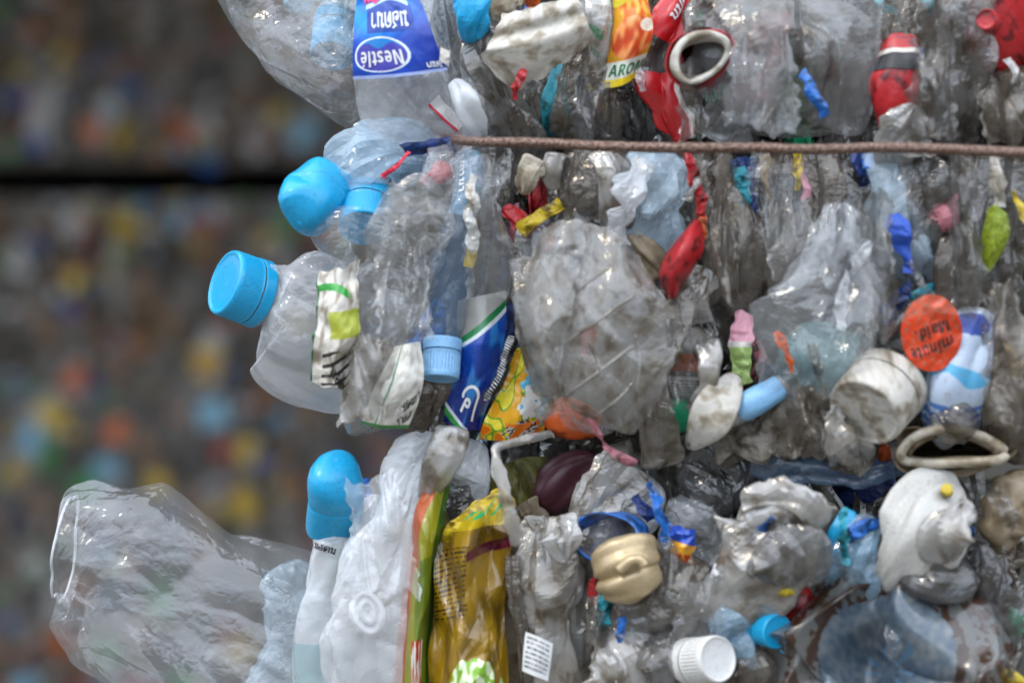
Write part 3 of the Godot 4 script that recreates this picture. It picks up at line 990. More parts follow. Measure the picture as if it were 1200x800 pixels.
func build_setting() -> void:
	var gm := BoxMesh.new()
	gm.size = Vector3(40, 0.1, 40)
	var ground := solid(srgb(0.16, 0.15, 0.13), 0.9, false)
	ground.albedo_texture = M.soil
	ground.uv1_scale = Vector3(30, 30, 30)
	structure("ground", gm, ground, Vector3(0, -1.25, -4))
	# the packed inside of the three bales, which shows only as dark gaps between the bottles
	var rows := []
	for y in [-420, -250, -120, 0, 110, 168, 230, 330, 430, 490, 525]:
		var left := 470.0
		if y < 168: left = lerpf(400, 560, clampf(y / 168.0, 0, 1))
		elif y < 330: left = lerpf(560, 450, (y - 168) / 162.0)
		else: left = lerpf(450, 540, (y - 330) / 195.0)
		var back := -110.0 if y < 500 else -190.0
		rows.append([[left + 60, y, -700], [left + 30, y, -400], [left, y, -170], [left + 60, y, back], [800, y, back], [1000, y, back], [1250, y, back], [1500, y, back]])
	var cg := sheet_grid(rows, {"amp": 10, "cell": 22, "nu": 130, "nv": 150, "seed": 77})
	var core := structure("packed_plastic", grid_mesh(cg, Vector2(9, 9)), M.core, cg.at, "stuff")
	core.set_meta("label", "dark crushed plastic deep inside the wired bale")
	core.set_meta("category", "plastic waste")
	rows = []
	for y in [560, 575, 640, 720, 820, 1000, 1400, 2400, 3700]:
		var left2 := lerpf(560, 400, clampf((y - 560) / 200.0, 0, 1))
		var bk := -190.0 if y < 570 else -110.0
		rows.append([[left2 + 60, y, -700], [left2 + 30, y, -400], [left2, y, -170], [left2 + 60, y, bk], [800, y, bk], [1000, y, bk], [1250, y, bk], [1500, y, bk]])
	cg = sheet_grid(rows, {"amp": 10, "cell": 22, "nu": 130, "nv": 190, "seed": 78})
	var core2 := structure("packed_plastic", grid_mesh(cg, Vector2(9, 9)), M.core, cg.at, "stuff")
	core2.name = "packed_plastic_001"
	core2.set_meta("label", "dark crushed plastic deep inside the bale under the wired one")
	core2.set_meta("category", "plastic waste")

const BACK_KINDS := [
	["grey", "blurred grey crushed bottle in the far stack of bales", 0.24],
	["brown", "blurred brownish crushed bottle in the far stack of bales", 0.23],
	["pale", "blurred pale translucent bottle in the far stack of bales", 0.14],
	["dark", "blurred dark crushed bottle in the far stack of bales", 0.10],
	["orange", "blurred bottle with an orange label in the far stack", 0.05],
	["blue", "blurred bottle with a blue cap in the far stack", 0.05],
	["skyblue", "blurred bottle with a light blue wrap in the far stack", 0.04],
	["yellow", "blurred bottle with a yellow label in the far stack", 0.06],
	["green", "blurred green bottle in the far stack of bales", 0.04],
	["red", "blurred bottle with a dark red label in the far stack", 0.04],
]

func build_back_stack() -> void:
	var Z := -2.4
	var pxm := (CAM_Z - Z) * HALF / 400.0
	# packed inside of the far bales, one lumpy slab each
	var gap_y := (400.0 - 208.0) * pxm
	for k in 2:
		var bm := BoxMesh.new()
		bm.size = Vector3(2.4, 0.9 if k == 0 else 1.38, 0.8)
		var o := structure("packed_plastic", bm, M.core, Vector3(0.1, gap_y + 0.472 if k == 0 else gap_y - 0.712, Z - 0.47), "stuff")
		o.name = "packed_plastic_%03d" % (2 + k)
		o.set_meta("label", "dark compressed plastic inside the %s bale of the far stack" % ["upper", "lower"][k])
		o.set_meta("category", "plastic waste")
	var wm := BoxMesh.new()
	wm.size = Vector3(2.4, 2.3, 0.1)
	var rear := structure("packed_plastic", wm, M.core, Vector3(0.1, 0.0, Z - 0.95), "stuff")
	rear.name = "packed_plastic_004"
	rear.set_meta("label", "compressed plastic of the bales standing behind the far stack")
	rear.set_meta("category", "plastic waste")
	# unseen corrugated roof, added over the far stack to keep it in shade
	var roof := thing("added_shade_roof", "unseen corrugated roof added to shade the far stack of bales", "roof", Vector3(0, 1.0, -3.4))
	var tin := solid(srgb(0.30, 0.29, 0.28), 0.5, false)
	var rp := PackedVector3Array()
	var n_r := 240
	for j in 2:
		for i in n_r + 1:
			rp.append(Vector3(-4.0 + 8.0 * i / n_r, 0.012 * cos(i * PI / 2.0) + (0.25 if j == 0 else 0.0), -2.6 if j == 0 else 2.75))
	part("corrugated_sheet", grid_mesh({"pos": rp, "nu": n_r, "nv": 1, "wrap": false}, Vector2.ONE), tin, roof)
	for k in 5:
		var beam := BoxMesh.new()
		beam.size = Vector3(8.0, 0.1, 0.06)
		part("purlin", beam, tin, roof).position = Vector3(0, -0.075 + 0.2 * (1.0 - k / 4.0), -2.4 + 1.2 * k)
	for k in 2:
		var post := BoxMesh.new()
		post.size = Vector3(0.12, 2.15, 0.12)
		part("post", post, tin, roof).position = Vector3(-3.5 + 7.0 * k, -1.15, 2.4)
	var bodies := {
		"grey": solid(srgb(0.21, 0.185, 0.16), 0.3, false), "brown": solid(srgb(0.20, 0.125, 0.075), 0.35, false), "pale": solid(srgb(0.48, 0.46, 0.44), 0.3, false), "dark": solid(srgb(0.08, 0.068, 0.056), 0.3, false),
	}
	var accents := {"orange": solid(srgb(0.7, 0.17, 0.04), 0.4, false), "blue": solid(srgb(0.05, 0.16, 0.5), 0.4, false), "skyblue": solid(srgb(0.24, 0.5, 0.66), 0.4, false), "yellow": solid(srgb(0.68, 0.46, 0.05), 0.4, false), "green": solid(srgb(0.07, 0.36, 0.1), 0.4, false), "red": solid(srgb(0.45, 0.05, 0.05), 0.4, false)}
	var shapes := []
	for k in 7:
		var hl := 95.0 + 18.0 * (k % 3)
		var g := tube_grid([[600, 400 - hl, 26 + 4 * (k % 2), 0], [604, 370, 48 + 6 * (k % 3), 0], [596, 430, 46, 0], [600, 400 + hl, 34, 0]], {"th": 0.5, "amp": 7, "cell": 18, "seed": 300 + k, "q": 0.45})
		var m := grid_mesh(g, -Vector2.ONE)
		shapes.append({"m": m, "g": g})
	var bands := []
	var caps := []
	for sh in shapes:
		var pg := patch_grid(sh.g, 0.0, 0.5, 0.3, 0.72, 0.8, 16, 16)
		bands.append(grid_mesh(pg, -Vector2.ONE))
		var bp: Vector3 = P(600, 400 + 120, 0)
		var tg := turned(CAP, P(600, 400 + 108, 4), P(600, 400 + 150, 12), mm(46), {"nu": 28})
		tg.at -= sh.g.at
		caps.append([grid_mesh(tg, -Vector2.ONE), tg.at])
	var x := -0.68
	var row := 0
	var count := 0
	while x < 0.0:
		var y := -0.47
		while y < 0.48:
			var yy := y + rng.randf_range(-0.012, 0.012)
			if absf(yy - gap_y) < 0.048:
				yy = gap_y + (0.050 if yy > gap_y else -0.052)
			var roll := rng.randf()
			var kind: Array = BACK_KINDS[0]
			for k in BACK_KINDS:
				roll -= k[2]
				if roll <= 0.0:
					kind = k
					break
			var si := rng.randi() % 7
			var o := thing("far_bottle", kind[1], "bottle", Vector3(x + rng.randf_range(-0.014, 0.014), yy, Z + rng.randf_range(-0.02, 0.05)), "bottles of the far stack")
			var tone: String = kind[0] if bodies.has(kind[0]) else ["grey", "brown", "pale"][rng.randi() % 3]
			part("body", shapes[si].m, accents.green if kind[0] == "green" else bodies[tone], o)
			if kind[0] == "blue":
				part("cap", caps[si][0], accents.blue, o).position = caps[si][1]
			elif accents.has(kind[0]) and kind[0] != "green":
				part("label", bands[si], accents[kind[0]], o)
			var sc := rng.randf_range(0.85, 1.15)
			o.rotation = Vector3(0, rng.randf_range(-0.5, 0.5), rng.randf_range(-0.35, 0.35) + (PI if rng.randf() < 0.4 else 0.0))
			o.scale = Vector3(sc, sc, sc) * 0.74
			count += 1
			y += rng.randf_range(0.046, 0.06)
		x += rng.randf_range(0.036, 0.046)
		row += 1

	# small bits of coloured plastic among the far bottles, past counting
	var bit := MultiMesh.new()
	bit.transform_format = MultiMesh.TRANSFORM_3D
	bit.use_colors = true
	bit.mesh = shapes[0].m
	bit.instance_count = 900
	var hues := [Color(0.2, 0.13, 0.08), Color(0.12, 0.1, 0.08), Color(0.45, 0.43, 0.4), Color(0.3, 0.27, 0.24), Color(0.1, 0.08, 0.07), Color(0.55, 0.16, 0.04), Color(0.06, 0.14, 0.4), Color(0.2, 0.4, 0.55), Color(0.55, 0.38, 0.05), Color(0.08, 0.3, 0.1), Color(0.4, 0.05, 0.05), Color(0.6, 0.6, 0.6), Color(0.35, 0.2, 0.1)]
	for i in 900:
		var by := rng.randf_range(-0.5, 0.5)
		if absf(by - gap_y) < 0.024: by = gap_y + 0.03 * (1.0 if by > gap_y else -1.0)
		var size := rng.randf_range(0.2, 0.42)
		var turn := Basis.from_euler(Vector3(rng.randf_range(-0.6, 0.6), rng.randf_range(-1, 1), rng.randf_range(-1.2, 1.2))).scaled(Vector3(size, size * 0.8, size))
		bit.set_instance_transform(i, Transform3D(turn, Vector3(rng.randf_range(-0.72, 0.06), by, Z + rng.randf_range(0.0, 0.075))))
		bit.set_instance_color(i, hues[rng.randi() % hues.size()])
	var bits := MultiMeshInstance3D.new()
	bits.name = "plastic_bits"
	bits.multimesh = bit
	var bit_m := solid(Color.WHITE, 0.35, false)
	bit_m.vertex_color_use_as_albedo = true
	bits.material_override = bit_m
	add_child(bits)
	bits.set_meta("kind", "stuff")
	bits.set_meta("label", "small blurred bits of coloured plastic strewn over the far stack")
	bits.set_meta("category", "plastic waste")

func left_edge(y: float) -> float:
	var pts := [[-60, 330], [0, 380], [90, 440], [168, 545], [230, 500], [300, 400], [400, 410], [470, 470], [510, 560], [560, 540], [640, 440], [720, 410], [860, 380]]
	for i in pts.size() - 1:
		if y <= pts[i + 1][0]:
			return lerpf(pts[i][1], pts[i + 1][1], clampf((y - pts[i][0]) / float(pts[i + 1][0] - pts[i][0]), 0, 1))
	return 380.0

func build_filling() -> void:
	# bottles packed behind and between the outer ones; copies of a few crushed shapes
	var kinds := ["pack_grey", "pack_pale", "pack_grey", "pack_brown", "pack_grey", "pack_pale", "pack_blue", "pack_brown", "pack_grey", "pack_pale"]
	var bright := ["red", "blue", "yellow", "white", "navy", "teal", "green", "orange"]
	var words := {"pack_grey": "grey", "pack_pale": "pale", "pack_brown": "brown", "pack_blue": "bluish"}
	var protos := []
	for k in 14:
		var hw := 22.0 + 6.0 * (k % 4)
		var g := tube_grid([[600, 300 - 10 * (k % 3), hw * 0.5, 0], [606, 360, hw, 0], [594, 440, hw * 0.9, 0], [600, 490 + 14 * (k % 3), hw * 0.6, 0]], {"th": 0.5, "amp": 6, "cell": 11, "stretch": 2.2, "seed": 40 + k, "q": 0.85, "pleat": 6.0, "dent": 0.4})
		protos.append(grid_mesh(g, -Vector2.ONE))
	for layer in 2:
		var y := -40.0
		while y < 880.0:
			var x := left_edge(y) + (60.0 if layer == 0 else 110.0)
			while x < 1270.0:
				var yy := y + rng.randf_range(-22, 22)
				if absf(yy - 548.0) < (38.0 if layer == 0 else 75.0) and x > 640.0:
					x += 50.0
					continue
				var d := rng.randf_range(-80, -45) if layer == 0 else rng.randf_range(-34, -10)
				if layer == 1 and rng.randf() < 0.45:
					x += 40.0
					continue
				if absf(yy - 545.0) < 90.0: d -= 22.0
				var k := rng.randi() % 14
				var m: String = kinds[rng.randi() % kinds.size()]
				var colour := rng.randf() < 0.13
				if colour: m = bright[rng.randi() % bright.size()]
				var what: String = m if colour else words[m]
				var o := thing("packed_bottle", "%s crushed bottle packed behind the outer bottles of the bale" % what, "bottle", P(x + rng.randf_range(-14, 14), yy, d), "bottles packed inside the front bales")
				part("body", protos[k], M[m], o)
				o.rotation = Vector3(rng.randf_range(-0.25, 0.25), rng.randf_range(-0.6, 0.6), rng.randf_range(-0.35, 0.35))
				var sc := rng.randf_range(0.75, 1.1) * (0.6 if colour else 1.0)
				o.scale = Vector3(sc, sc, sc)
				x += rng.randf_range(50, 70)
			y += rng.randf_range(80, 96)

func build_wire() -> void:
	# a rusty baling wire, round the corner of the bale and along its face
	var pts := [[470, 150, 5.6, -260], [500, 157, 5.6, -120], [520, 161, 5.6, -10], [532, 163, 5.6, 30], [560, 166, 5.5, 46], [630, 167, 5.7, 50], [700, 171, 5.6, 52], [790, 173, 5.8, 54], [880, 173, 5.7, 54], [960, 175, 5.8, 56], [1040, 173, 5.8, 55], [1120, 175, 5.9, 56], [1200, 179, 5.9, 57], [1280, 180, 5.8, 56], [1500, 182, 5.8, 56]]
	var g := tube_grid(pts, {"th": 1.0, "amp": 0.12, "cell": 9, "dent": 0.03, "nu": 16, "nv": 220, "ends": "oo"})
	var t := thing("baling_wire", "rusty steel wire drawn tight across the bale of bottles", "wire", g.at)
	put("strand", g, M.wire, t, g.at)

func build_top_row() -> void:
	var g
	var l
	# big clear bottle hanging out at the corner, over the wire
	g = b("large clear bottle bulging from the corner above the wire", "pet_shell", [[310, -90, 70, 10], [348, -10, 88, 12], [396, 62, 76, 12], [450, 122, 42, 6], [505, 165, 16, 0]], {"th": 0.8, "amp": 4, "cell": 26, "seed": 8, "nu": 180, "nv": 200, "dent": 0.12})
	# upside down bottle with a turquoise cap behind it
	g = b("clear bottle with frosted turquoise cap hanging behind the large corner bottle", "pet_sky", [[408, -90, 40, -28], [404, -50, 38, -28], [400, -10, 28, -28], [397, 12, 24, -28]], {"th": 0.7, "amp": 4, "seed": 10})
	neck(g, "pet_sky", [400, -6, -28], [390, 46, -22], 24)
	cap(g, "cyan", [394, 22, -26], [388, 66, -14], 28, {"squash": 0.95})
	g = b("crushed bottle whose blue cap peeks over the corner bottle", "pet", [[352, -80, 34, -30], [350, -40, 30, -30], [349, -14, 18, -30]], {"th": 0.7, "amp": 4, "seed": 11})
	cap(g, "cyan", [348, -16, -30], [350, 6, -26], 18)
	# water bottle with the blue label, upside down
	g = b("clear water bottle with blue printed label, crushed upside down", "pet_frost", [[446, -60, 46, 14], [456, 0, 50, 16], [468, 80, 54, 16], [500, 128, 42, 10], [545, 168, 20, 2]], {"th": 0.52, "amp": 5, "cell": 18, "seed": 12, "nu": 96})
	l = s_label(g, "print_water", [[[418, -6, 40], [455, -8, 47], [490, -6, 40]], [[413, 45, 41], [458, 42, 48], [507, 38, 41]], [[413, 93, 38], [466, 90, 46], [525, 82, 36]]], {"amp": 1.3, "cell": 14, "seed": 3})
	text_on(l, l.node, "Nestlé", 0.37, 0.74, 0.44, 0.17, "ink_white", PI)
	strokes(l, l.node, thai("mskna"), 0.14, "ink_white", 0.7, 0.40, -0.13, -0.15)
	strokes(l, l.node, thai("iskmg"), 0.16, "ink_white", 0.95, 0.9, -0.07, -0.07)
	strokes(l, l.node, [[Vector2(0, 0), Vector2(0.2, 1.0), Vector2(0.4, 0.1), Vector2(0.6, 1.0), Vector2(0.8, 0.1)]], 0.3, "ink_pink", 0.16, 0.02, 0.26, 0.12)
	lay_label(g, "white", 0.27, 0.31, 0.66, 0.84, "paper_strip", 0.0, 0.8)
	lay_label(g, "ink_red", 0.262, 0.27, 0.66, 0.84, "red_stripe", 0.0, 0.8)
	# blue crushed lump beside it
	b("glossy bright blue crushed bottle between the blue label and white carton", "cyan", [[556, -40, 22, 24], [552, -8, 19, 30], [553, 22, 17, 30], [554, 48, 12, 22]], {"th": 0.7, "amp": 4, "cell": 12, "seed": 13})
	b("clear crinkled film in tight pleats beside the blue water label", "pet", [[516, -20, 20, 18], [536, 50, 26, 20], [566, 110, 28, 18], [592, 158, 18, 6]], {"th": 0.3, "amp": 5, "pleat": 6, "cell": 8, "stretch": 4.0, "seed": 14}, "plastic_film", "film")
	b("grey crinkled film running down to the wire below the blue lump", "pet_grey", [[540, 20, 12, 22], [575, 85, 18, 26], [606, 150, 22, 18], [618, 205, 16, 6]], {"th": 0.3, "amp": 4, "pleat": 5, "cell": 7, "stretch": 3.0, "seed": 15}, "plastic_film", "film")
	s("small dirty white paper scrap beside the blue water label", "dirty_white", quad([516, 55, 42], [528, 60, 42], [526, 78, 42], [514, 70, 42], 1), {"amp": 1, "cell": 6}, "paper_scrap", "scrap")
	b("translucent white crushed tip poking out under the pleated film", "pet_white", [[533, 92, 6, 34], [545, 120, 17, 36], [556, 144, 18, 30], [566, 160, 10, 20]], {"th": 0.6, "amp": 3, "cell": 9, "seed": 16})
	# white flattened carton
	g = s("dirty white flattened carton with long parallel folds", "dirty_white", [[[590, 16, 38], [632, 6, 43], [676, -8, 38]], [[582, 32, 40], [632, 20, 45], [682, 4, 40]], [[575, 46, 38.5], [632, 33, 43], [686, 16, 38.5]], [[570, 58, 41], [632, 47, 45.5], [690, 28, 41]], [[564, 66, 38], [630, 62, 43], [694, 40, 38]], [[580, 86, 35], [636, 72, 40], [694, 44, 35]], [[602, 109, 31], [644, 84, 35], [692, 50, 31]]], {"amp": 0.7, "cell": 20, "seed": 17, "nu": 80, "nv": 80, "jag": 2.0}, "flattened_carton", "carton")
	b("tan crumpled wrapper above the white carton", "cream", [[598, -20, 18, 20], [604, 4, 15, 26], [612, 22, 10, 22]], {"th": 0.4, "amp": 5, "cell": 8, "seed": 18}, "crumpled_wrapper", "wrapper")
	b("grey rounded bottle end above the white carton", "pet_ash", [[650, -50, 40, 0], [645, -16, 38, 4], [640, 12, 26, 2]], {"th": 0.6, "amp": 5, "seed": 19})
	# between carton and fruit label
	b("clear grey bottle in long vertical folds under the white carton", "pet_grey", [[612, 84, 20, 2], [622, 120, 26, 6], [634, 162, 24, 2], [636, 200, 16, -4]], {"th": 0.5, "amp": 4, "pleat": 5, "cell": 9, "stretch": 3, "seed": 20})
	g = b("teal blue crushed bottle between grey bottles under the carton", "teal", [[655, 72, 8, 10], [650, 104, 15, 14], [652, 130, 11, 12], [655, 160, 5, 4]], {"th": 0.5, "amp": 3, "cell": 8, "seed": 21})
	b("grimy grey bottle standing beside the fruit juice label", "pet_dirty", [[694, 40, 22, 10], [690, 84, 30, 14], [688, 130, 34, 14], [684, 168, 24, 4]], {"th": 0.55, "amp": 5, "pleat": 3, "seed": 22, "stretch": 2})
	g = b("crumpled white label film with faint green print beside the fruit label", "pet_pale", [[700, -20, 14, 22], [703, 20, 15, 26], [700, 62, 12, 24], [694, 96, 8, 18]], {"th": 0.35, "amp": 3, "cell": 8, "seed": 23, "stretch": 2}, "label_film", "film")
	l = lay_label(g, "pet_pale", 0.12, 0.38, 0.3, 0.75)
	strokes(l, l.node, thai("nkms"), 0.16, "ink_green", 0.15, 0.28, 0.2, 0.12, 0.2)
	strokes(l, l.node, thai("gnam"), 0.14, "ink_green", 0.15, 0.6, 0.18, 0.1, 0.2)
	# fruit label
	g = b("squashed juice bottle with yellow and orange fruit label", "pet_grey", [[742, -60, 26, 8], [738, 0, 26, 10], [733, 60, 30, 10], [722, 106, 24, 2], [716, 150, 14, -6]], {"th": 0.4, "amp": 4, "seed": 24})
	l = s_label(g, "print_fruit", [[[719, -12, 24], [740, -14, 30], [758, -10, 24]], [[716, 45, 24], [742, 40, 31], [765, 36, 23]], [[705, 104, 20], [728, 100, 27], [748, 88, 20]]], {"amp": 1.4, "cell": 10, "seed": 6})
	text_on(l, l.node, "AROM", 0.55, 0.81, 0.78, 0.11, "ink_green", 0.03)
	b("small dark grey bottle under the fruit label above the wire", "pet_ash", [[738, 92, 24, 4], [744, 124, 32, 8], [748, 160, 30, 4], [746, 195, 20, -4]], {"th": 0.5, "amp": 6, "seed": 25})
	strip("yellow printed sliver beside the small dark bottle", "yellow", [[706, 110, 4, 14], [706, 128, 5, 16], [703, 142, 3, 12]], "label_sliver", "label")
	# red bottle with a ring mouth
	g = b("crushed red labelled bottle bent above the wire", "pet_grey", [[808, -40, 22, 6], [796, 20, 20, 10], [772, 70, 20, 10], [776, 120, 26, 12], [796, 168, 20, 6]], {"th": 0.4, "amp": 4, "seed": 26})
	l = lay_label(g, "print_red", 0.05, 0.45, 0.0, 0.42)
	strokes(l, l.node, thai("nmkgm"), 0.15, "ink_white", 0.3, 0.75, 0.16, 0.10, -1.1)
	lay_label(g, "print_red", 0.05, 0.46, 0.56, 0.98)
	g = b("red ringed bottle mouth opening dark beside the red label", "dark_red", [[818, 66, 34, 6], [822, 66, 30, 26], [822, 66, 27, 40]], {"th": 0.98, "amp": 2, "seed": 27, "ends": "ro", "facing": true}, "bottle_mouth", "bottle")
	var rg := turned(dense([[0.72, 0.0], [0.74, 1.0], [0.8, 1.15], [0.92, 1.1], [1.0, 0.8], [1.0, 0.0], [0.9, -0.2]], 3), P(822, 66, 40), P(821, 66, 47), mm(32), {"squash": 0.82, "amp": 1.2, "seed": 4})
	put("rim", rg, M.dirty_white, g.t, g.t.position)
	var rg2 := turned(dense([[1.0, 0.0], [1.03, 0.6], [1.12, 0.8], [1.18, 0.4], [1.16, -0.5]], 3), P(822, 66, 36), P(821, 66, 43), mm(32), {"squash": 0.82, "amp": 1.2, "seed": 4})
	put("collar", rg2, M.red, g.t, g.t.position)
	# big clear bottle ends
	b("big clear bottle end with milky dents above the wire", "pet_grey", [[870, -50, 56, 10], [896, 20, 72, 22], [914, 90, 76, 24], [906, 158, 52, 8]], {"th": 0.55, "amp": 8, "cell": 20, "seed": 28})
	b("smooth clear bottle shoulder curving over the milky bottle end", "pet", [[960, -50, 46, 22], [984, 10, 46, 26], [988, 80, 40, 26], [966, 150, 38, 12]], {"th": 0.62, "amp": 4, "cell": 28, "seed": 29, "crisp": false})
	b("clear crushed bottle corner over the red ringed mouth", "pet", [[878, -30, 22, 24], [872, 40, 24, 32], [858, 110, 36, 26], [850, 160, 36, 10]], {"th": 0.5, "amp": 7, "cell": 15, "seed": 30})
	strip("blue shard of plastic inside the milky bottle end", "blue", [[938, 84, 5, 44], [952, 104, 8, 48], [966, 136, 5, 44]], "plastic_shard", "shard")
	g = b("red crushed can with a black band beside clear bottles", "red", [[1054, 40, 20, 20], [1052, 82, 26, 26], [1050, 124, 26, 26], [1046, 156, 18, 14]], {"th": 0.6, "amp": 3, "seed": 31}, "crushed_can", "can")
	lay_label(g, "black", 0.0, 0.5, 0.30, 0.4, "band")
	lay_label(g, "dirty_white", 0.0, 0.5, 0.26, 0.295, "pale_band")
	strip("dark turquoise shard between clear bottles above the red can", "teal", [[1032, -20, 14, 8], [1042, 16, 13, 14], [1048, 46, 9, 10]], "plastic_shard", "shard")
	b("tall brownish clear bottle crossing behind the wire", "pet_dirty", [[1082, -40, 34, 14], [1086, 30, 36, 20], [1090, 100, 40, 20], [1098, 168, 34, 8]], {"th": 0.55, "amp": 6, "pleat": 4, "stretch": 2, "seed": 32})
	b("slim grey crinkled bottle between brownish bottle and red jug", "pet_grey", [[1128, -20, 20, 24], [1136, 50, 22, 28], [1132, 120, 24, 26], [1128, 170, 18, 12]], {"th": 0.5, "amp": 5, "cell": 11, "stretch": 2, "seed": 33})
	g = b("bright red plastic jug at the edge of the bale", "red", [[1196, -60, 46, 6], [1192, 0, 48, 10], [1190, 50, 46, 8], [1192, 92, 30, 0]], {"th": 0.6, "amp": 3, "cell": 22, "seed": 34}, "plastic_jug", "jug")
	cap(g, "red", [1166, 30, 30], [1156, 22, 42], 12, {"ring": false})
	b("dark brown film sack under the red jug above the wire", "pet_brown", [[1176, 80, 34, 6], [1180, 120, 40, 10], [1176, 168, 36, 4]], {"th": 0.5, "amp": 6, "cell": 12, "seed": 35}, "plastic_film", "film")
	b("crumpled whitish foil wedge beside the red can above the wire", "pet_pale", [[1074, 122, 8, 34], [1060, 146, 22, 34], [1050, 172, 30, 26], [1062, 210, 26, 14]], {"th": 0.4, "amp": 5, "cell": 9, "seed": 36}, "plastic_film", "film")
	s("deep blue film tucked round the corner where the wire bends", "navy", quad([468, 170, 20], [528, 160, 30], [534, 176, 28], [476, 182, 16], 3), {"amp": 2, "cell": 8, "seed": 37, "jag": 2})

# a label with its own sheet, part of a bottle
func s_label(g: Dictionary, mat: String, rows: Array, o := {}) -> Dictionary:
	var l := sheet_grid(rows, o)
	l.node = put("label", l, M[mat], g.t, g.t.position, Vector2.ONE)
	return l

# sheets of torn bottle wall in upright folds, pressed against the bottles
func build_folds() -> void:
	var list := [
		["silvery torn bottle wall in folds just under the wire's middle", "pet_grey", 636, 176, 724, 268, 24, 5],
		["grimy folded film beside the dark blue label edge", "pet_dirty", 828, 184, 866, 350, 36, 4],
		["clear folded film over the olive tinted bottle", "pet", 892, 186, 962, 330, 40, 5],
		["grey folded film between smoky bottle and orange label", "pet_grey", 1000, 226, 1056, 392, 38, 5],
		["narrow grey film folds beside the lime green label", "pet_grey", 1106, 182, 1156, 372, 36, 5],
		["brownish film folds above the flattened bottle mouth", "pet_dirty", 1150, 330, 1206, 500, 44, 5],
		["clear torn film over the big milky bottle end", "pet", 836, -10, 950, 150, 52, 6],
		["grey film folds on the tall brownish bottle above the wire", "pet_grey", 1064, -10, 1126, 164, 44, 5],
		["dark film folds between the teal bottle and fruit label", "pet_ash", 664, 96, 716, 166, 32, 4],
		["grey film folds behind the white sachet", "pet_grey", 770, 380, 826, 470, 34, 5],
		["pleated whitish film at the foot beside the stickered bottle", "pet_pale", 684, 690, 744, 810, 30, 5],
		["clear film folds below the cream crumpled bottle", "pet", 776, 676, 866, 764, 42, 6],
		["grimy film folds between the teardrop bottle and white lid", "pet_dirty", 906, 446, 990, 536, 30, 5],
		["dark grey film folds beside the stained bottle base", "pet_ash", 1120, 640, 1204, 770, 26, 6],
		["grey film folds under the blue and yellow wrapper", "pet_grey", 748, 640, 806, 730, 34, 5],
		["glossy folded sheet of PET behind the two turquoise caps", "pet_shell", 432, 218, 518, 404, 54, 6],
		["milky folded flap above the triangular label", "pet_veil", 396, 396, 474, 492, 48, 5],
		["frosted film folds on the whitish bossed bottle", "pet_frost", 398, 560, 486, 700, 46, 5],
		["clear film folds over the smoky slim bottle", "pet", 546, 186, 600, 346, 38, 5],
		["whitish film folds over the red labelled bottle", "pet_grey", 792, 72, 828, 166, 42, 4],
		["grey film folds beside the red jug", "pet_dirty", 1146, 86, 1206, 168, 34, 5],
	]
	var k := 0
	for f in list:
		var rows := []
		var lean := 10.0 * chance(k, 2, 9)
		for j in 4:
			var t := j / 3.0
			var row := []
			for i in 4:
				var u := i / 3.0
				var pinch := 1.0 - 0.35 * (1.0 - t) - 0.25 * t * absf(chance(k, 4, 9))
				var mid: float = (f[2] + f[4]) / 2.0
				row.append([mid + (lerpf(f[2], f[4], u) - mid) * pinch + lean * (t - 0.5) + 7.0 * chance(k * 5 + j, i, 4), lerpf(f[3], f[5], t) + 9.0 * chance(k * 5 + j, i, 6), f[6] + 5.0 * chance(k * 5 + j, i, 8) + 5.0 * sin(u * PI)])
			rows.append(row)
		var g := s(f[0], f[1], rows, {"amp": float(f[7]), "cell": 9.0, "stretch": Vector2(1.3, 0.33), "nu": 72, "nv": 96, "jag": 4.0, "seed": 400 + k}, "torn_film", "film")
		k += 1

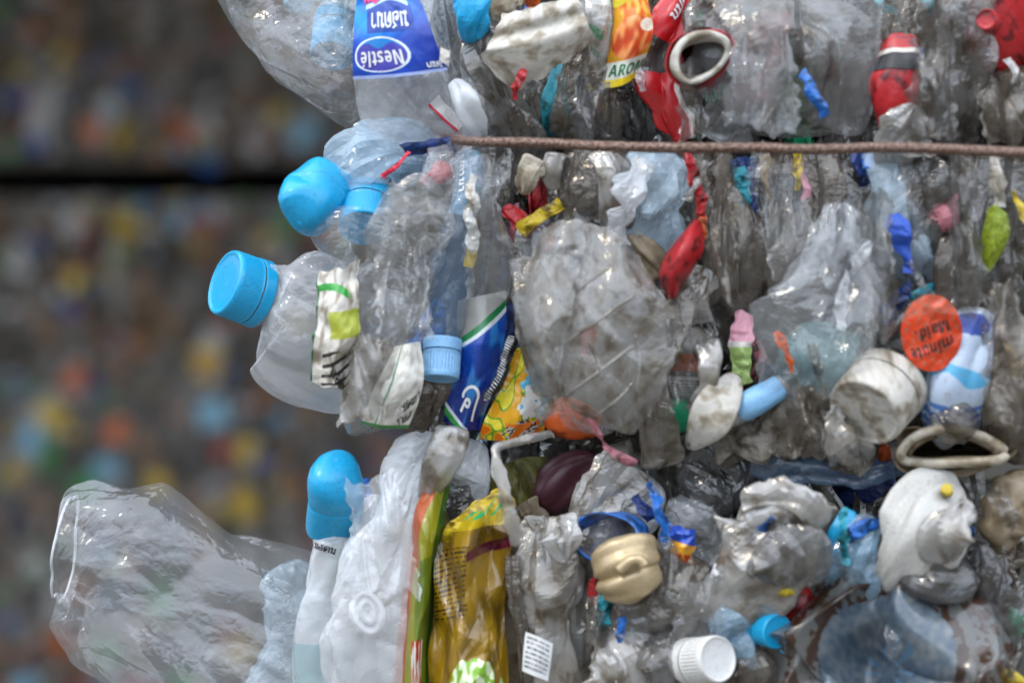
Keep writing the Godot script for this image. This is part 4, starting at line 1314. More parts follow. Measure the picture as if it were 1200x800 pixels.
func build_middle_row() -> void:
	var g
	var l
	# two bottles with turquoise caps under the corner bottle
	g = b("clear bottle folded over with dented turquoise cap under the wire", "pet_sky", [[392, 212, 34, 16], [424, 190, 34, 18], [464, 176, 26, 14], [508, 172, 14, 6]], {"th": 0.55, "amp": 5, "cell": 13, "seed": 50, "ends": "or"})
	cap(g, "cyan", [388, 212, 16], [354, 256, 38], 36, {"squash": 0.78, "squash_angle": 1.3, "amp": 1.8, "f": 4.0, "seed": 3, "dome": true, "shear": 0.25})
	g = b("clear bottle neck with flat turquoise cap wedged beside the dented cap", "pet_blue", [[432, 206, 33, 12], [440, 190, 36, 12], [470, 176, 30, 8], [512, 182, 16, 2]], {"th": 0.6, "amp": 4, "cell": 12, "seed": 51})
	neck(g, "pet_blue", [430, 200, 12], [428, 244, 14], 30)
	cap(g, "cyan", [430, 230, 13], [426, 268, 24], 32, {"squash": 0.97})
	strip("thin red printed stripe on the folded clear bottle", "ink_red", [[448, 206, 2, 29], [466, 192, 2.4, 31], [480, 178, 2, 27]], "label_sliver", "label")
	b("folded clear bottle flap with bluish tint between the two caps' bottles", "pet", [[386, 300, 18, 24], [402, 284, 28, 30], [420, 290, 30, 28], [432, 318, 22, 22]], {"th": 0.45, "amp": 5, "cell": 10, "seed": 52})
	# the bottle that points out of the bale
	g = b("dusty clear bottle pointing out of the bale with turquoise cap", "pet_frost", [[310, 347, 31, 12], [324, 352, 38, 12], [342, 362, 72, 12], [372, 382, 88, 8], [440, 404, 82, -4], [500, 410, 60, -14]], {"th": 0.72, "amp": 4, "cell": 20, "seed": 53, "dent": 0.14, "ends": "or", "nv": 100})
	neck(g, "pet_white", [332, 354, 12], [284, 337, 14], 33)
	cap(g, "cyan", [305, 345, 13], [262, 330, 24], 40)
	l = s_label(g, "print_crumple", [[[372, 322, 46], [398, 312, 52], [420, 304, 46]], [[370, 360, 50], [396, 362, 58], [424, 356, 48]], [[366, 400, 46], [394, 404, 54], [420, 400, 46]], [[366, 446, 34], [388, 456, 44], [406, 452, 36]]], {"amp": 4.2, "cell": 11, "seed": 8, "jag": 2})
	strokes(l, l.node, thai("mska"), 0.16, "ink_black", 0.45, 0.80, 0.13, 0.08, 0.5)
	# big fold of PET
	b("large folded sheet of glossy clear bottle plastic in front of the dusty bottle", "pet_shell", [[486, 226, 22, 40], [478, 262, 40, 46], [468, 310, 42, 44], [452, 360, 38, 40], [440, 402, 20, 30]], {"th": 0.32, "amp": 6, "cell": 12, "seed": 54, "stretch": 1.6})
	b("curled clear fold rising beside the flat turquoise cap", "pet_shell", [[520, 232, 6, 44], [500, 226, 14, 50], [476, 236, 22, 50], [456, 280, 16, 46], [440, 330, 10, 44]], {"th": 0.3, "amp": 3, "cell": 9, "seed": 55})
	# lower edge: triangle label, dark bottle
	g = b("greyish clear bottle base under the folded sheet", "pet_milky", [[440, 396, 30, 26], [432, 430, 38, 30], [438, 466, 36, 26], [452, 498, 22, 16]], {"th": 0.4, "amp": 5, "cell": 14, "seed": 56})
	l = s_label(g, "print_white", [[[462, 406, 42], [478, 402, 44], [492, 400, 40]], [[440, 452, 44], [470, 450, 47], [496, 446, 42]], [[422, 496, 38], [448, 502, 42], [478, 502, 38]]], {"amp": 1.6, "cell": 14, "seed": 12})
	strokes(l, l.node, thai("sinkma"), 0.16, "ink_black", 0.62, 0.76, 0.11, 0.08, -0.5)
	strokes(l, l.node, thai("ians"), 0.16, "ink_black", 0.70, 0.88, 0.11, 0.08, -0.5)
	b("dark stained clear bottle end hanging beside the triangular label", "pet_brown", [[484, 404, 14, 20], [496, 440, 26, 24], [502, 478, 24, 22], [494, 510, 16, 14]], {"th": 0.45, "amp": 5, "cell": 11, "seed": 57})
	b("smooth bright blue bottle behind the ribbed light blue cap", "blue", [[512, 350, 10, 18], [500, 384, 18, 24], [490, 416, 18, 24], [484, 436, 12, 14]], {"th": 0.6, "amp": 3, "cell": 18, "seed": 58})
	# upside down slim bottle with ribbed cap
	g = b("slim smoky bottle upside down with ribbed light blue cap", "pet_deep", [[552, 176, 14, 22], [544, 240, 17, 26], [530, 310, 19, 28], [522, 372, 20, 28], [518, 402, 19, 28]], {"th": 0.8, "amp": 2.5, "cell": 12, "seed": 59, "dent": 0.15})
	cap(g, "sky_cap", [519, 398, 28], [516, 444, 32], 22, {"knurl": 34, "kd": 0.06})
	l = lay_label(g, "pet_blue", 0.02, 0.5, 0.02, 0.35, "label")
	strokes(l, l.node, thai("mskana"), 0.16, "ink_white", 0.35, 0.2, 0.14, 0.1, 1.4)
	lay_label(g, "yellow", 0.35, 0.55, 0.33, 0.5, "yellow_label")
	b("grey plastic tip poking out under the ribbed light blue cap", "pet_ash", [[506, 436, 8, 18], [516, 446, 15, 20], [520, 458, 10, 16]], {"th": 0.5, "amp": 3, "cell": 7, "seed": 60})
	# small things between
	b("red crumpled label scrap just under the wire at the corner", "red", [[494, 214, 8, 20], [512, 210, 12, 24], [528, 200, 8, 20]], {"th": 0.4, "amp": 3, "cell": 7, "seed": 61}, "label_scrap", "label")
	b("pleated clear film hanging from the wire beside the corner caps", "pet", [[524, 172, 16, 26], [530, 196, 22, 30], [540, 236, 18, 28], [548, 280, 10, 22]], {"th": 0.4, "amp": 5, "pleat": 5, "cell": 7, "stretch": 3, "seed": 62}, "plastic_film", "film")
	b("long pleated grey bottle running down beside the smoky slim bottle", "pet_grey", [[588, 172, 16, 18], [582, 220, 20, 22], [574, 280, 20, 22], [566, 340, 22, 18], [562, 380, 14, 10]], {"th": 0.55, "amp": 4, "pleat": 5, "cell": 9, "stretch": 3.5, "seed": 63})
	# blue sack
	g = b("blue printed snack sack with green and white stripes", "navy", [[566, 350, 24, 2], [562, 400, 30, 6], [552, 450, 30, 6], [548, 500, 16, 0]], {"th": 0.4, "amp": 4, "seed": 64}, "snack_sack", "sack")
	l = s_label(g, "print_bag", [[[537, 352, 22], [566, 346, 27], [594, 340, 20]], [[534, 400, 24], [562, 400, 30], [592, 396, 22]], [[524, 455, 24], [552, 456, 28], [580, 450, 20]], [[518, 494, 18], [540, 502, 22], [562, 504, 14]]], {"amp": 1.6, "cell": 14, "seed": 14})
	strokes(l, l.node, [arc(0.3, 0.55, 0.14, 0.12, 0, 360, 10), [Vector2(0.16, 0.6), Vector2(0.1, 1.0)], [Vector2(0.0, 0.5)] + arc(0.35, 0.4, 0.4, 0.45, 180, 330, 10) + [Vector2(0.85, 1.0)]], 0.12, "ink_white", 0.42, 0.63, 0.4, 0.2, 0.25)
	strip("black and silver striped sachet edge beside the blue sack", "print_bars", [[602, 394, 5, 26], [590, 430, 6, 28], [574, 470, 6, 26]], "sachet", "sachet")
	g = b("crumpled yellow, green and blue snack wrapper under the milky bottle", "pet_dirty", [[614, 412, 12, -2], [606, 450, 28, 0], [600, 500, 30, 0]], {"th": 0.3, "amp": 3, "seed": 65}, "snack_wrapper", "wrapper")
	s_label(g, "print_snack", [[[606, 408, 14], [622, 406, 18], [640, 412, 12]], [[588, 450, 16], [612, 448, 21], [640, 446, 14]], [[570, 488, 16], [606, 492, 20], [640, 484, 12]], [[560, 514, 10], [598, 516, 14], [636, 506, 8]]], {"amp": 2.4, "cell": 11, "seed": 15})
	# above the large milky bottle
	b("beige crumpled paper cup under the wire", "cream", [[632, 188, 16, 30], [620, 206, 17, 32], [612, 228, 12, 26]], {"th": 0.6, "amp": 4, "cell": 9, "seed": 66}, "paper_cup", "cup")
	b("white knotted film tail under the wire beside the beige cup", "pet_pale", [[650, 178, 10, 30], [648, 200, 8, 30], [654, 222, 5, 26]], {"th": 0.5, "amp": 3, "cell": 6, "seed": 67}, "plastic_film", "film")
	strip("yellow strip of label above the large milky bottle", "yellow", [[610, 270, 8, 29], [632, 254, 9, 31], [656, 238, 7, 29]], "label_sliver", "label")
	strip("dark rim of a bottle under the yellow strip", "pet_ash", [[612, 284, 8, 23], [640, 268, 10, 26], [664, 252, 8, 23]], "rim_scrap", "bottle")
	g = strip("pink and red scrap of label beside the milky bottle", "pink", [[603, 240, 6, 15], [602, 264, 7, 17], [596, 290, 5, 13]], "label_scrap", "label")
	strip("blue scrap of label beside the pleated grey bottle", "blue", [[588, 300, 5, 17], [590, 318, 5, 17], [588, 336, 4, 13]], "label_scrap", "label")
	b("shiny grey bottle shoulder folded under the wire", "pet_dirty", [[664, 186, 18, 20], [690, 210, 34, 26], [700, 244, 34, 26], [690, 270, 18, 14]], {"th": 0.5, "amp": 6, "cell": 13, "seed": 68})
	b("white creased tube of film beside the shiny grey shoulder", "pet_pale", [[700, 176, 12, 32], [712, 206, 14, 36], [714, 250, 12, 32], [722, 280, 8, 22]], {"th": 0.5, "amp": 3, "cell": 10, "stretch": 2, "seed": 69}, "plastic_film", "film")
	b("pale blue crinkled bag of film under the wire", "pet_sky", [[764, 178, 40, 14], [768, 220, 48, 22], [764, 262, 42, 20], [752, 300, 26, 8]], {"th": 0.5, "amp": 6, "cell": 10, "seed": 70}, "plastic_bag", "bag")
	b("silvery twist of film beside the pale blue bag", "pet_white", [[750, 184, 10, 42], [740, 216, 12, 44], [734, 250, 11, 42], [728, 284, 6, 32]], {"th": 0.6, "amp": 4, "cell": 6, "seed": 71}, "plastic_film", "film")
	b("amber brown scrap of plastic beneath the pale blue bag", "tan", [[738, 274, 10, 24], [760, 300, 16, 26], [778, 322, 12, 20]], {"th": 0.5, "amp": 3, "cell": 8, "seed": 72}, "plastic_scrap", "scrap")
	s("curved red plastic lid wedged beside the large milky bottle", "red", [[[806, 264, 34], [814, 256, 38], [822, 262, 36]], [[782, 296, 38], [800, 286, 50], [824, 290, 40]], [[772, 322, 38], [792, 320, 50], [814, 314, 38]], [[782, 350, 30], [788, 350, 38], [796, 344, 32]]], {"amp": 1.5, "cell": 20, "seed": 31}, "red_closure", "lid")
	strip("narrow red strap running down from the wire", "red", [[803, 172, 5, 29], [812, 200, 6, 31], [820, 232, 6, 31], [824, 262, 4, 27]], "plastic_strap", "strap")
	strip("orange strip at the foot of the red strap", "orange", [[824, 250, 4, 29], [824, 268, 6, 31], [820, 288, 3, 27]], "plastic_strap", "strap")
	# large milky bottle
	g = b("large milky crushed bottle with crossing ridges and a rounded base", "pet", [[678, 254, 40, 18], [680, 290, 60, 22], [694, 350, 78, 24], [706, 420, 74, 24], [710, 474, 56, 20], [716, 500, 36, 12]], {"th": 0.26, "amp": 6, "cell": 26, "seed": 3, "dent": 0.18, "cap": 0.5})
	var lobe := sheet_grid([[[640, 268, 38], [668, 256, 44], [692, 262, 42]], [[612, 320, 44], [648, 315, 54], [676, 332, 52]], [[605, 380, 44], [636, 385, 56], [662, 398, 54]], [[618, 440, 42], [640, 448, 52], [658, 456, 50]], [[640, 478, 36], [650, 484, 42], [662, 482, 42]]], {"amp": 2.6, "cell": 15, "seed": 41, "nu": 90, "nv": 120, "jag": 2})
	put("folded_side", lobe, M.pet_veil, g.t, g.t.position)
	var panel := sheet_grid([[[686, 262, 42], [720, 272, 46], [746, 296, 40]], [[672, 335, 48], [720, 326, 55], [772, 338, 44]], [[656, 402, 50], [715, 396, 58], [798, 388, 38]], [[660, 466, 48], [720, 460, 55], [780, 444, 42]], [[684, 488, 40], [730, 508, 44], [752, 500, 38]]], {"amp": 2.2, "cell": 22, "seed": 42, "nu": 110, "nv": 120, "jag": 2})
	put("folded_panel", panel, M.pet_veil, g.t, g.t.position)
	g = panel.merged({"t": g.t})
	for line in [[[652, 409], [700, 376], [746, 343]], [[660, 466], [704, 434], [743, 403]], [[700, 486], [724, 468], [742, 448]], [[668, 350], [690, 330], [716, 312]], [[744, 392], [750, 430], [738, 500]], [[690, 400], [700, 420], [706, 445]]]:
		part("ridge", rod(traced(g, line, 18), 0.0008), M.pet_veil, g.t).position = g.at - g.t.position
	b("bent milky bottle flap lying over the ridged bottle's side", "pet_grey", [[612, 300, 10, 36], [622, 350, 22, 44], [640, 410, 26, 44], [650, 462, 16, 34]], {"th": 0.3, "amp": 3, "cell": 14, "seed": 74})
	g = b("round orange cap half hidden under the milky bottle", "orange", [[640, 480, 16, 4], [660, 488, 26, 8], [684, 494, 22, 6], [706, 498, 14, 0]], {"th": 0.8, "amp": 0.6, "cell": 20, "seed": 75, "dent": 0.05}, "orange_closure", "cap")
	strip("twisted pink strip hanging below the milky bottle", "pink", [[690, 490, 4, 36], [704, 512, 6, 40], [722, 532, 6, 38], [746, 544, 8, 34]], "plastic_strip", "strip", {"twist": 4.0, "th": 0.35})
	b("translucent wavy strip of bottle wall hanging past the bale's lower edge", "pet_dirty", [[788, 330, 16, 30], [792, 380, 24, 36], [772, 440, 18, 38], [764, 490, 24, 38], [774, 548, 26, 30]], {"th": 0.22, "amp": 4, "cell": 14, "stretch": 2.2, "seed": 76, "twist": 1.2})
	b("grey clear flap tucked behind the hanging wavy strip", "pet_grey", [[800, 360, 16, 14], [814, 400, 26, 18], [806, 450, 24, 16], [812, 500, 22, 8]], {"th": 0.35, "amp": 4, "cell": 11, "seed": 77})
	g = b("clear bottle end with an orange band and white label", "pet_milky", [[804, 380, 22, 18], [802, 410, 26, 24], [800, 440, 26, 22], [802, 466, 16, 10]], {"th": 0.5, "amp": 2, "seed": 78})
	lay_label(g, "orange", 0.1, 0.45, 0.42, 0.54, "orange_band")
	l = lay_label(g, "print_care", 0.12, 0.42, 0.58, 0.82, "label")
	b("emerald green cap wedged under the orange banded bottle", "green", [[806, 462, 8, 14], [800, 482, 15, 18], [790, 502, 10, 12]], {"th": 0.5, "amp": 1.5, "cell": 10, "seed": 79}, "green_closure", "cap")
	b("flat white sachet pointing down beside the green cap", "dirty_white", [[862, 438, 5, 30], [846, 468, 22, 38], [828, 496, 22, 38], [806, 526, 4, 26]], {"th": 0.25, "amp": 1.2, "cell": 14, "seed": 80}, "sachet", "sachet")
	g = b("clear tube with a wide light blue band beside the white sachet", "pet_frost", [[922, 448, 11, 26], [904, 460, 13, 28], [878, 474, 14, 30], [846, 494, 10, 26]], {"th": 0.9, "amp": 0.8, "seed": 81, "dent": 0.08}, "plastic_tube", "tube")
	lay_label(g, "sky_cap", -0.02, 0.52, 0.22, 0.7, "band", 0.0, 0.3)
	b("white torn film over the sachet", "pet_pale", [[826, 400, 8, 34], [836, 430, 13, 38], [828, 462, 10, 34], [812, 484, 5, 28]], {"th": 0.4, "amp": 3, "cell": 8, "seed": 82}, "plastic_film", "film")
	b("mud brown matted film along the bale's lower edge", "grime", [[840, 512, 16, 16], [880, 516, 24, 22], [920, 508, 26, 20], [960, 530, 20, 12]], {"th": 0.5, "amp": 6, "cell": 7, "seed": 83}, "plastic_film", "film")
	b("stained brown bottle neck squashed under the white lid", "pet_brown", [[914, 454, 20, 16], [944, 480, 28, 22], [966, 506, 24, 20], [990, 534, 14, 10]], {"th": 0.5, "amp": 6, "cell": 9, "seed": 84})
	# columns of bottles to the right of the milky one
	b("beige clear bottle standing beside the red strap", "pet_dirty", [[836, 176, 16, 16], [842, 230, 22, 22], [850, 300, 30, 24], [846, 356, 22, 14]], {"th": 0.5, "amp": 4, "pleat": 6, "stretch": 3, "seed": 85})
	b("small pale crumple of film under the red lid", "pet_pale", [[826, 312, 10, 26], [812, 346, 20, 28], [808, 374, 14, 20]], {"th": 0.5, "amp": 4, "cell": 9, "seed": 86}, "plastic_film", "film")
	g = strip("dark blue label edge standing between two clear bottles", "navy", [[868, 184, 7, 15], [880, 230, 7, 19], [884, 290, 5, 17], [886, 320, 3, 11]], "label_sliver", "label")
	strip("small teal scrap on the dark blue label edge", "teal", [[866, 196, 7, 23], [870, 218, 8, 25], [874, 240, 5, 23]], "label_scrap", "label")
	strip("yellow scrap of label below the teal one", "yellow", [[858, 240, 4, 21], [864, 260, 5, 23], [870, 276, 3, 21]], "label_scrap", "label")
	g = b("tall clear bottle with an olive tinted top under the wire", "pet_grey", [[918, 172, 30, 12], [912, 230, 34, 18], [906, 310, 38, 20], [892, 380, 32, 14], [886, 420, 18, 4]], {"th": 0.5, "amp": 5, "pleat": 6, "stretch": 3, "seed": 87})
	lay_label(g, "pet_brown", 0.0, 0.5, 0.02, 0.22, "stained_label")
	strip("ochre label strips behind the olive tinted bottle", "tan", [[896, 176, 5, 27], [898, 205, 5, 29], [900, 232, 3, 27]], "label_sliver", "label")
	strip("second bright ochre strip on the olive tinted bottle", "yellow", [[934, 178, 4, 25], [936, 200, 4.4, 27], [934, 222, 3, 25]], "label_sliver", "label")
	strip("faded pink label edge beside the olive tinted bottle", "print_pink", [[942, 190, 5, 19], [946, 240, 6, 21], [948, 280, 4, 17]], "label_sliver", "label")
	b("teardrop shaped clear bottle with sharp creases", "pet", [[987, 236, 14, 34], [984, 290, 32, 38], [972, 360, 52, 40], [952, 420, 62, 36], [944, 456, 40, 22]], {"th": 0.42, "amp": 7, "cell": 16, "pleat": 3, "seed": 9, "stretch": 1.6})
	b("teal tinted bottle base showing under the teardrop bottle", "pet_teal", [[980, 380, 40, 16], [968, 430, 46, 20], [950, 470, 30, 10]], {"th": 0.4, "amp": 5, "cell": 14, "seed": 88})
	b("grey clear bottle between the olive and teardrop bottles", "pet_dirty", [[960, 176, 18, 14], [964, 230, 20, 20], [950, 300, 26, 22], [930, 360, 22, 16]], {"th": 0.5, "amp": 5, "pleat": 6, "stretch": 3, "seed": 89})
	strip("pink and pale green label standing on edge above the sachet", "print_pink", [[872, 366, 9, 21], [868, 404, 10, 23], [872, 450, 8, 19]], "label_sliver", "label")
	strip("faint pink film fold beside the pink and green label", "pink", [[886, 398, 6, 13], [892, 420, 8, 13], [884, 446, 6, 9]], "plastic_film", "film")
	b("smoky bottle standing between teardrop bottle and blue films", "pet_ash", [[1012, 180, 18, 16], [1018, 250, 20, 22], [1026, 330, 24, 22], [1030, 400, 26, 16]], {"th": 0.55, "amp": 4, "pleat": 6, "stretch": 3.5, "seed": 90})
	g = strip("narrow bright blue label under the wire", "blue", [[1016, 178, 8, 21], [1020, 196, 7, 23], [1020, 216, 4, 19]], "label_sliver", "label")
	strip("second deep blue label strip beside the bright blue one", "navy", [[1002, 180, 7, 23], [1010, 200, 8, 25], [1016, 226, 4, 19]], "label_sliver", "label")
	g = b("clear bottle holding crinkled deep blue film", "pet_sky", [[1052, 176, 26, 18], [1054, 230, 30, 24], [1064, 290, 30, 24], [1080, 340, 18, 12]], {"th": 0.5, "amp": 6, "cell": 11, "stretch": 1.8, "seed": 91})
	strip("deep blue crinkled film winding down inside the clear bottle", "ink_blue", [[1046, 250, 8, 31], [1058, 285, 10, 33], [1066, 320, 6, 29]], "plastic_film", "film")
	b("crinkled grey bottle with silver highlights under the wire", "pet_grey", [[1082, 178, 18, 22], [1086, 226, 22, 26], [1090, 290, 26, 22], [1086, 340, 20, 12]], {"th": 0.5, "amp": 6, "cell": 10, "stretch": 1.8, "seed": 92})
	b("pinkish crumpled scrap in front of the crinkled grey bottle", "pink", [[1098, 242, 7, 26], [1106, 256, 11, 30], [1110, 272, 7, 25]], {"th": 0.3, "amp": 6, "cell": 7, "seed": 93}, "label_scrap", "label")
	b("tall grey bottle pressed between pink scrap and lime label", "pet_dirty", [[1124, 178, 20, 14], [1128, 240, 22, 20], [1126, 310, 26, 22], [1140, 380, 30, 16]], {"th": 0.55, "amp": 5, "pleat": 6, "stretch": 3.2, "seed": 94})
	g = b("clear bottle with a lime green label at the bale's edge", "pet_grey", [[1184, 178, 26, 14], [1178, 240, 28, 18], [1178, 320, 30, 18], [1186, 400, 30, 8]], {"th": 0.5, "amp": 5, "pleat": 3, "stretch": 2, "seed": 95})
	s_label(g, "lime", [[[1156, 246, 34], [1168, 240, 38], [1180, 250, 34]], [[1150, 284, 34], [1164, 280, 39], [1180, 282, 34]], [[1154, 322, 32], [1160, 318, 35], [1168, 310, 32]]], {"amp": 2.4, "cell": 10, "seed": 21})
	strip("white label edge standing above the lime green label", "dirty_white", [[1164, 184, 6, 31], [1168, 210, 7, 33], [1174, 244, 5, 29]], "label_sliver", "label")
	# orange disc label and its bottle
	g = b("clear bottle with a round orange label and dark lettering", "pet_grey", [[1072, 336, 24, 14], [1088, 368, 38, 20], [1094, 404, 38, 20], [1090, 440, 26, 10]], {"th": 0.5, "amp": 2, "seed": 96})
	l = disc_label(g, "print_disc", 1092, 390, 36, 45, 43, -14)
	text_on(l, l.node, "minute", 0.5, 0.72, 0.74, 0.18, "ink_black", PI - 0.30)
	text_on(l, l.node, "Maid.", 0.52, 0.47, 0.56, 0.17, "ink_black", PI - 0.30)
	strip("turquoise plastic shard above the round orange label", "teal", [[1060, 350, 4, 27], [1076, 344, 6, 29], [1098, 334, 4, 23]], "plastic_shard", "shard")
	g = b("crushed milk bottle with white and blue wavy label", "pet_white", [[1140, 360, 24, 26], [1138, 400, 30, 30], [1122, 450, 32, 28], [1116, 494, 28, 18], [1118, 512, 20, 10]], {"th": 0.55, "amp": 3, "seed": 97})
	lay_label(g, "print_milk", 0.02, 0.48, 0.12, 0.72)
	b("grey crumpled bottle end under the milk bottle", "pet_dirty", [[1096, 476, 14, 26], [1118, 490, 30, 30], [1144, 494, 18, 24]], {"th": 0.6, "amp": 4, "cell": 9, "seed": 98})
	# white lid
	g = b("clear bottle lying under a wide white screw lid", "pet_teal", [[1068, 400, 30, 14], [1052, 430, 40, 18], [1036, 452, 44, 18]], {"th": 0.6, "amp": 5, "seed": 99})
	cap(g, "dirty_white", [1044, 448, 24], [1013, 484, 37], 50, {"squash": 0.9, "knurl": 90, "kd": 0.012})
	b("dirty cream rag of film below the white lid", "pet_milky", [[990, 462, 14, 28], [978, 490, 16, 30], [1000, 524, 20, 30], [1016, 552, 14, 20]], {"th": 0.5, "amp": 5, "cell": 8, "seed": 100}, "plastic_film", "film")
	b("flattened brown bottle mouth rolled at the bale's lower edge", "tan", [[1115, 527, 66, 26], [1115, 527, 64, 18], [1117, 526, 60, 0], [1120, 522, 52, -40]], {"th": 0.36, "amp": 2.5, "cell": 20, "seed": 101, "ends": "or", "nu": 96, "nv": 60, "facing": true}, "flattened_mouth", "bottle")
	var rim := rod_ring(1115, 527, 61, 20, 32, 5.5)
	var rt := get_node("flattened_mouth")
	part("rolled_rim", rim.mesh, M.cream, rt).position = rim.at - rt.position
	var inner := rod_ring(1115, 528, 52, 15, 25, 4.0)
	part("inner_rim", inner.mesh, M.tan, rt).position = inner.at - rt.position
	b("grey brown bottle standing at the edge above the flattened mouth", "pet_brown", [[1176, 380, 26, 22], [1182, 430, 30, 26], [1186, 490, 30, 22], [1180, 540, 20, 8]], {"th": 0.5, "amp": 5, "seed": 102})
	strip("gold foil scrap on the grey brown bottle", "gold", [[1180, 400, 4, 44], [1190, 420, 7, 46], [1194, 446, 5, 42]], "foil_scrap", "scrap")
	strip("small brick red scrap under the white lid", "orange", [[1036, 512, 5, 13], [1038, 526, 6, 15], [1036, 540, 4, 11]], "plastic_scrap", "scrap")
	b("clear bottle fold beside the teardrop bottle and white lid", "pet_grey", [[1010, 400, 20, 24], [1030, 410, 24, 28], [1046, 380, 22, 28], [1040, 340, 16, 20]], {"th": 0.4, "amp": 5, "cell": 11, "seed": 103})

# points on the near side of a grid that lie under a line of pixels
func traced(g: Dictionary, line: Array, n: int) -> Array:
	var c := []
	for p in line: c.append(Vector4(p[0], p[1], 0, 0))
	var pos: PackedVector3Array = g.pos
	var nrm: PackedVector3Array = g.nrm
	var at: Vector3 = g.at
	var near := PackedVector2Array()
	var which := PackedInt32Array()
	for i in pos.size():
		if nrm[i].z > 0.1:
			var w := pos[i] + at
			var k := 400.0 / HALF / (CAM_Z - w.z)
			near.append(Vector2(600.0 + w.x * k, 400.0 - w.y * k))
			which.append(i)
	var out := []
	for j in n:
		var v := along(c, float(j) / (n - 1))
		var best := 1e9
		var at_i := 0
		for i in near.size():
			var e := near[i].distance_squared_to(Vector2(v.x, v.y))
			if e < best:
				best = e
				at_i = i
		out.append(pos[which[at_i]])
	var smooth := []
	for j in n:
		smooth.append((out[maxi(j - 1, 0)] + out[j] + out[mini(j + 1, n - 1)]) / 3.0)
	return smooth

func rod(pts: Array, r: float) -> ArrayMesh:
	var n := pts.size()
	var nu := 8
	var pos := PackedVector3Array()
	for j in n:
		var a: Vector3 = (pts[mini(j + 1, n - 1)] - pts[maxi(j - 1, 0)]).normalized()
		var sd := a.cross(Vector3(0, 0, 1)).normalized()
		var up := sd.cross(a)
		var k := 0.25 if j == 0 or j == n - 1 else 1.0
		for i in nu + 1:
			var t := TAU * i / nu
			pos.append(pts[j] + (sd * cos(t) + up * sin(t)) * r * k)
	return grid_mesh({"pos": pos, "nu": nu, "nv": n - 1, "wrap": true}, -Vector2.ONE)

func rod_ring(cx: float, cy: float, rx: float, ry: float, d: float, r: float) -> Dictionary:
	var pts := []
	var at := P(cx, cy, d)
	for i in 49:
		var a := TAU * i / 48.0
		var wob := 1.0 + 0.05 * sin(a * 3.0 + 1.0)
		pts.append(P(cx + rx * cos(a) * wob, cy + ry * sin(a) * wob + 4.0 * cos(a * 2.0), d + 3.0 * sin(a * 2.0)) - at)
	return {"mesh": rod(pts, mm(r)), "at": at}

# a round label: the square grid squeezed into a disc
func disc_label(g: Dictionary, mat: String, cx: float, cy: float, rx: float, ry: float, d: float, lean: float) -> Dictionary:
	var n := 40
	var at := P(cx, cy, d)
	var pos := PackedVector3Array()
	for j in n + 1:
		for i in n + 1:
			var x := 2.0 * i / n - 1.0
			var y := 2.0 * j / n - 1.0
			var ex := x * sqrt(1.0 - y * y / 2.0)
			var ey := y * sqrt(1.0 - x * x / 2.0)
			var q := Vector2(ex * 3.0, ey * 3.0)
			pos.append(P(cx + ex * rx, cy + ey * ry, d - 5.0 * ex * ex + lean * 0.3 * ey + 1.2 * crumple(q.x + 40.0, q.y + 40.0, 0, 71, 0, 0)) - at)
	var l := {"pos": pos, "nu": n, "nv": n, "wrap": false, "at": at}
	l.node = put("label", l, M[mat], g.t, g.t.position, Vector2.ONE)
	return l

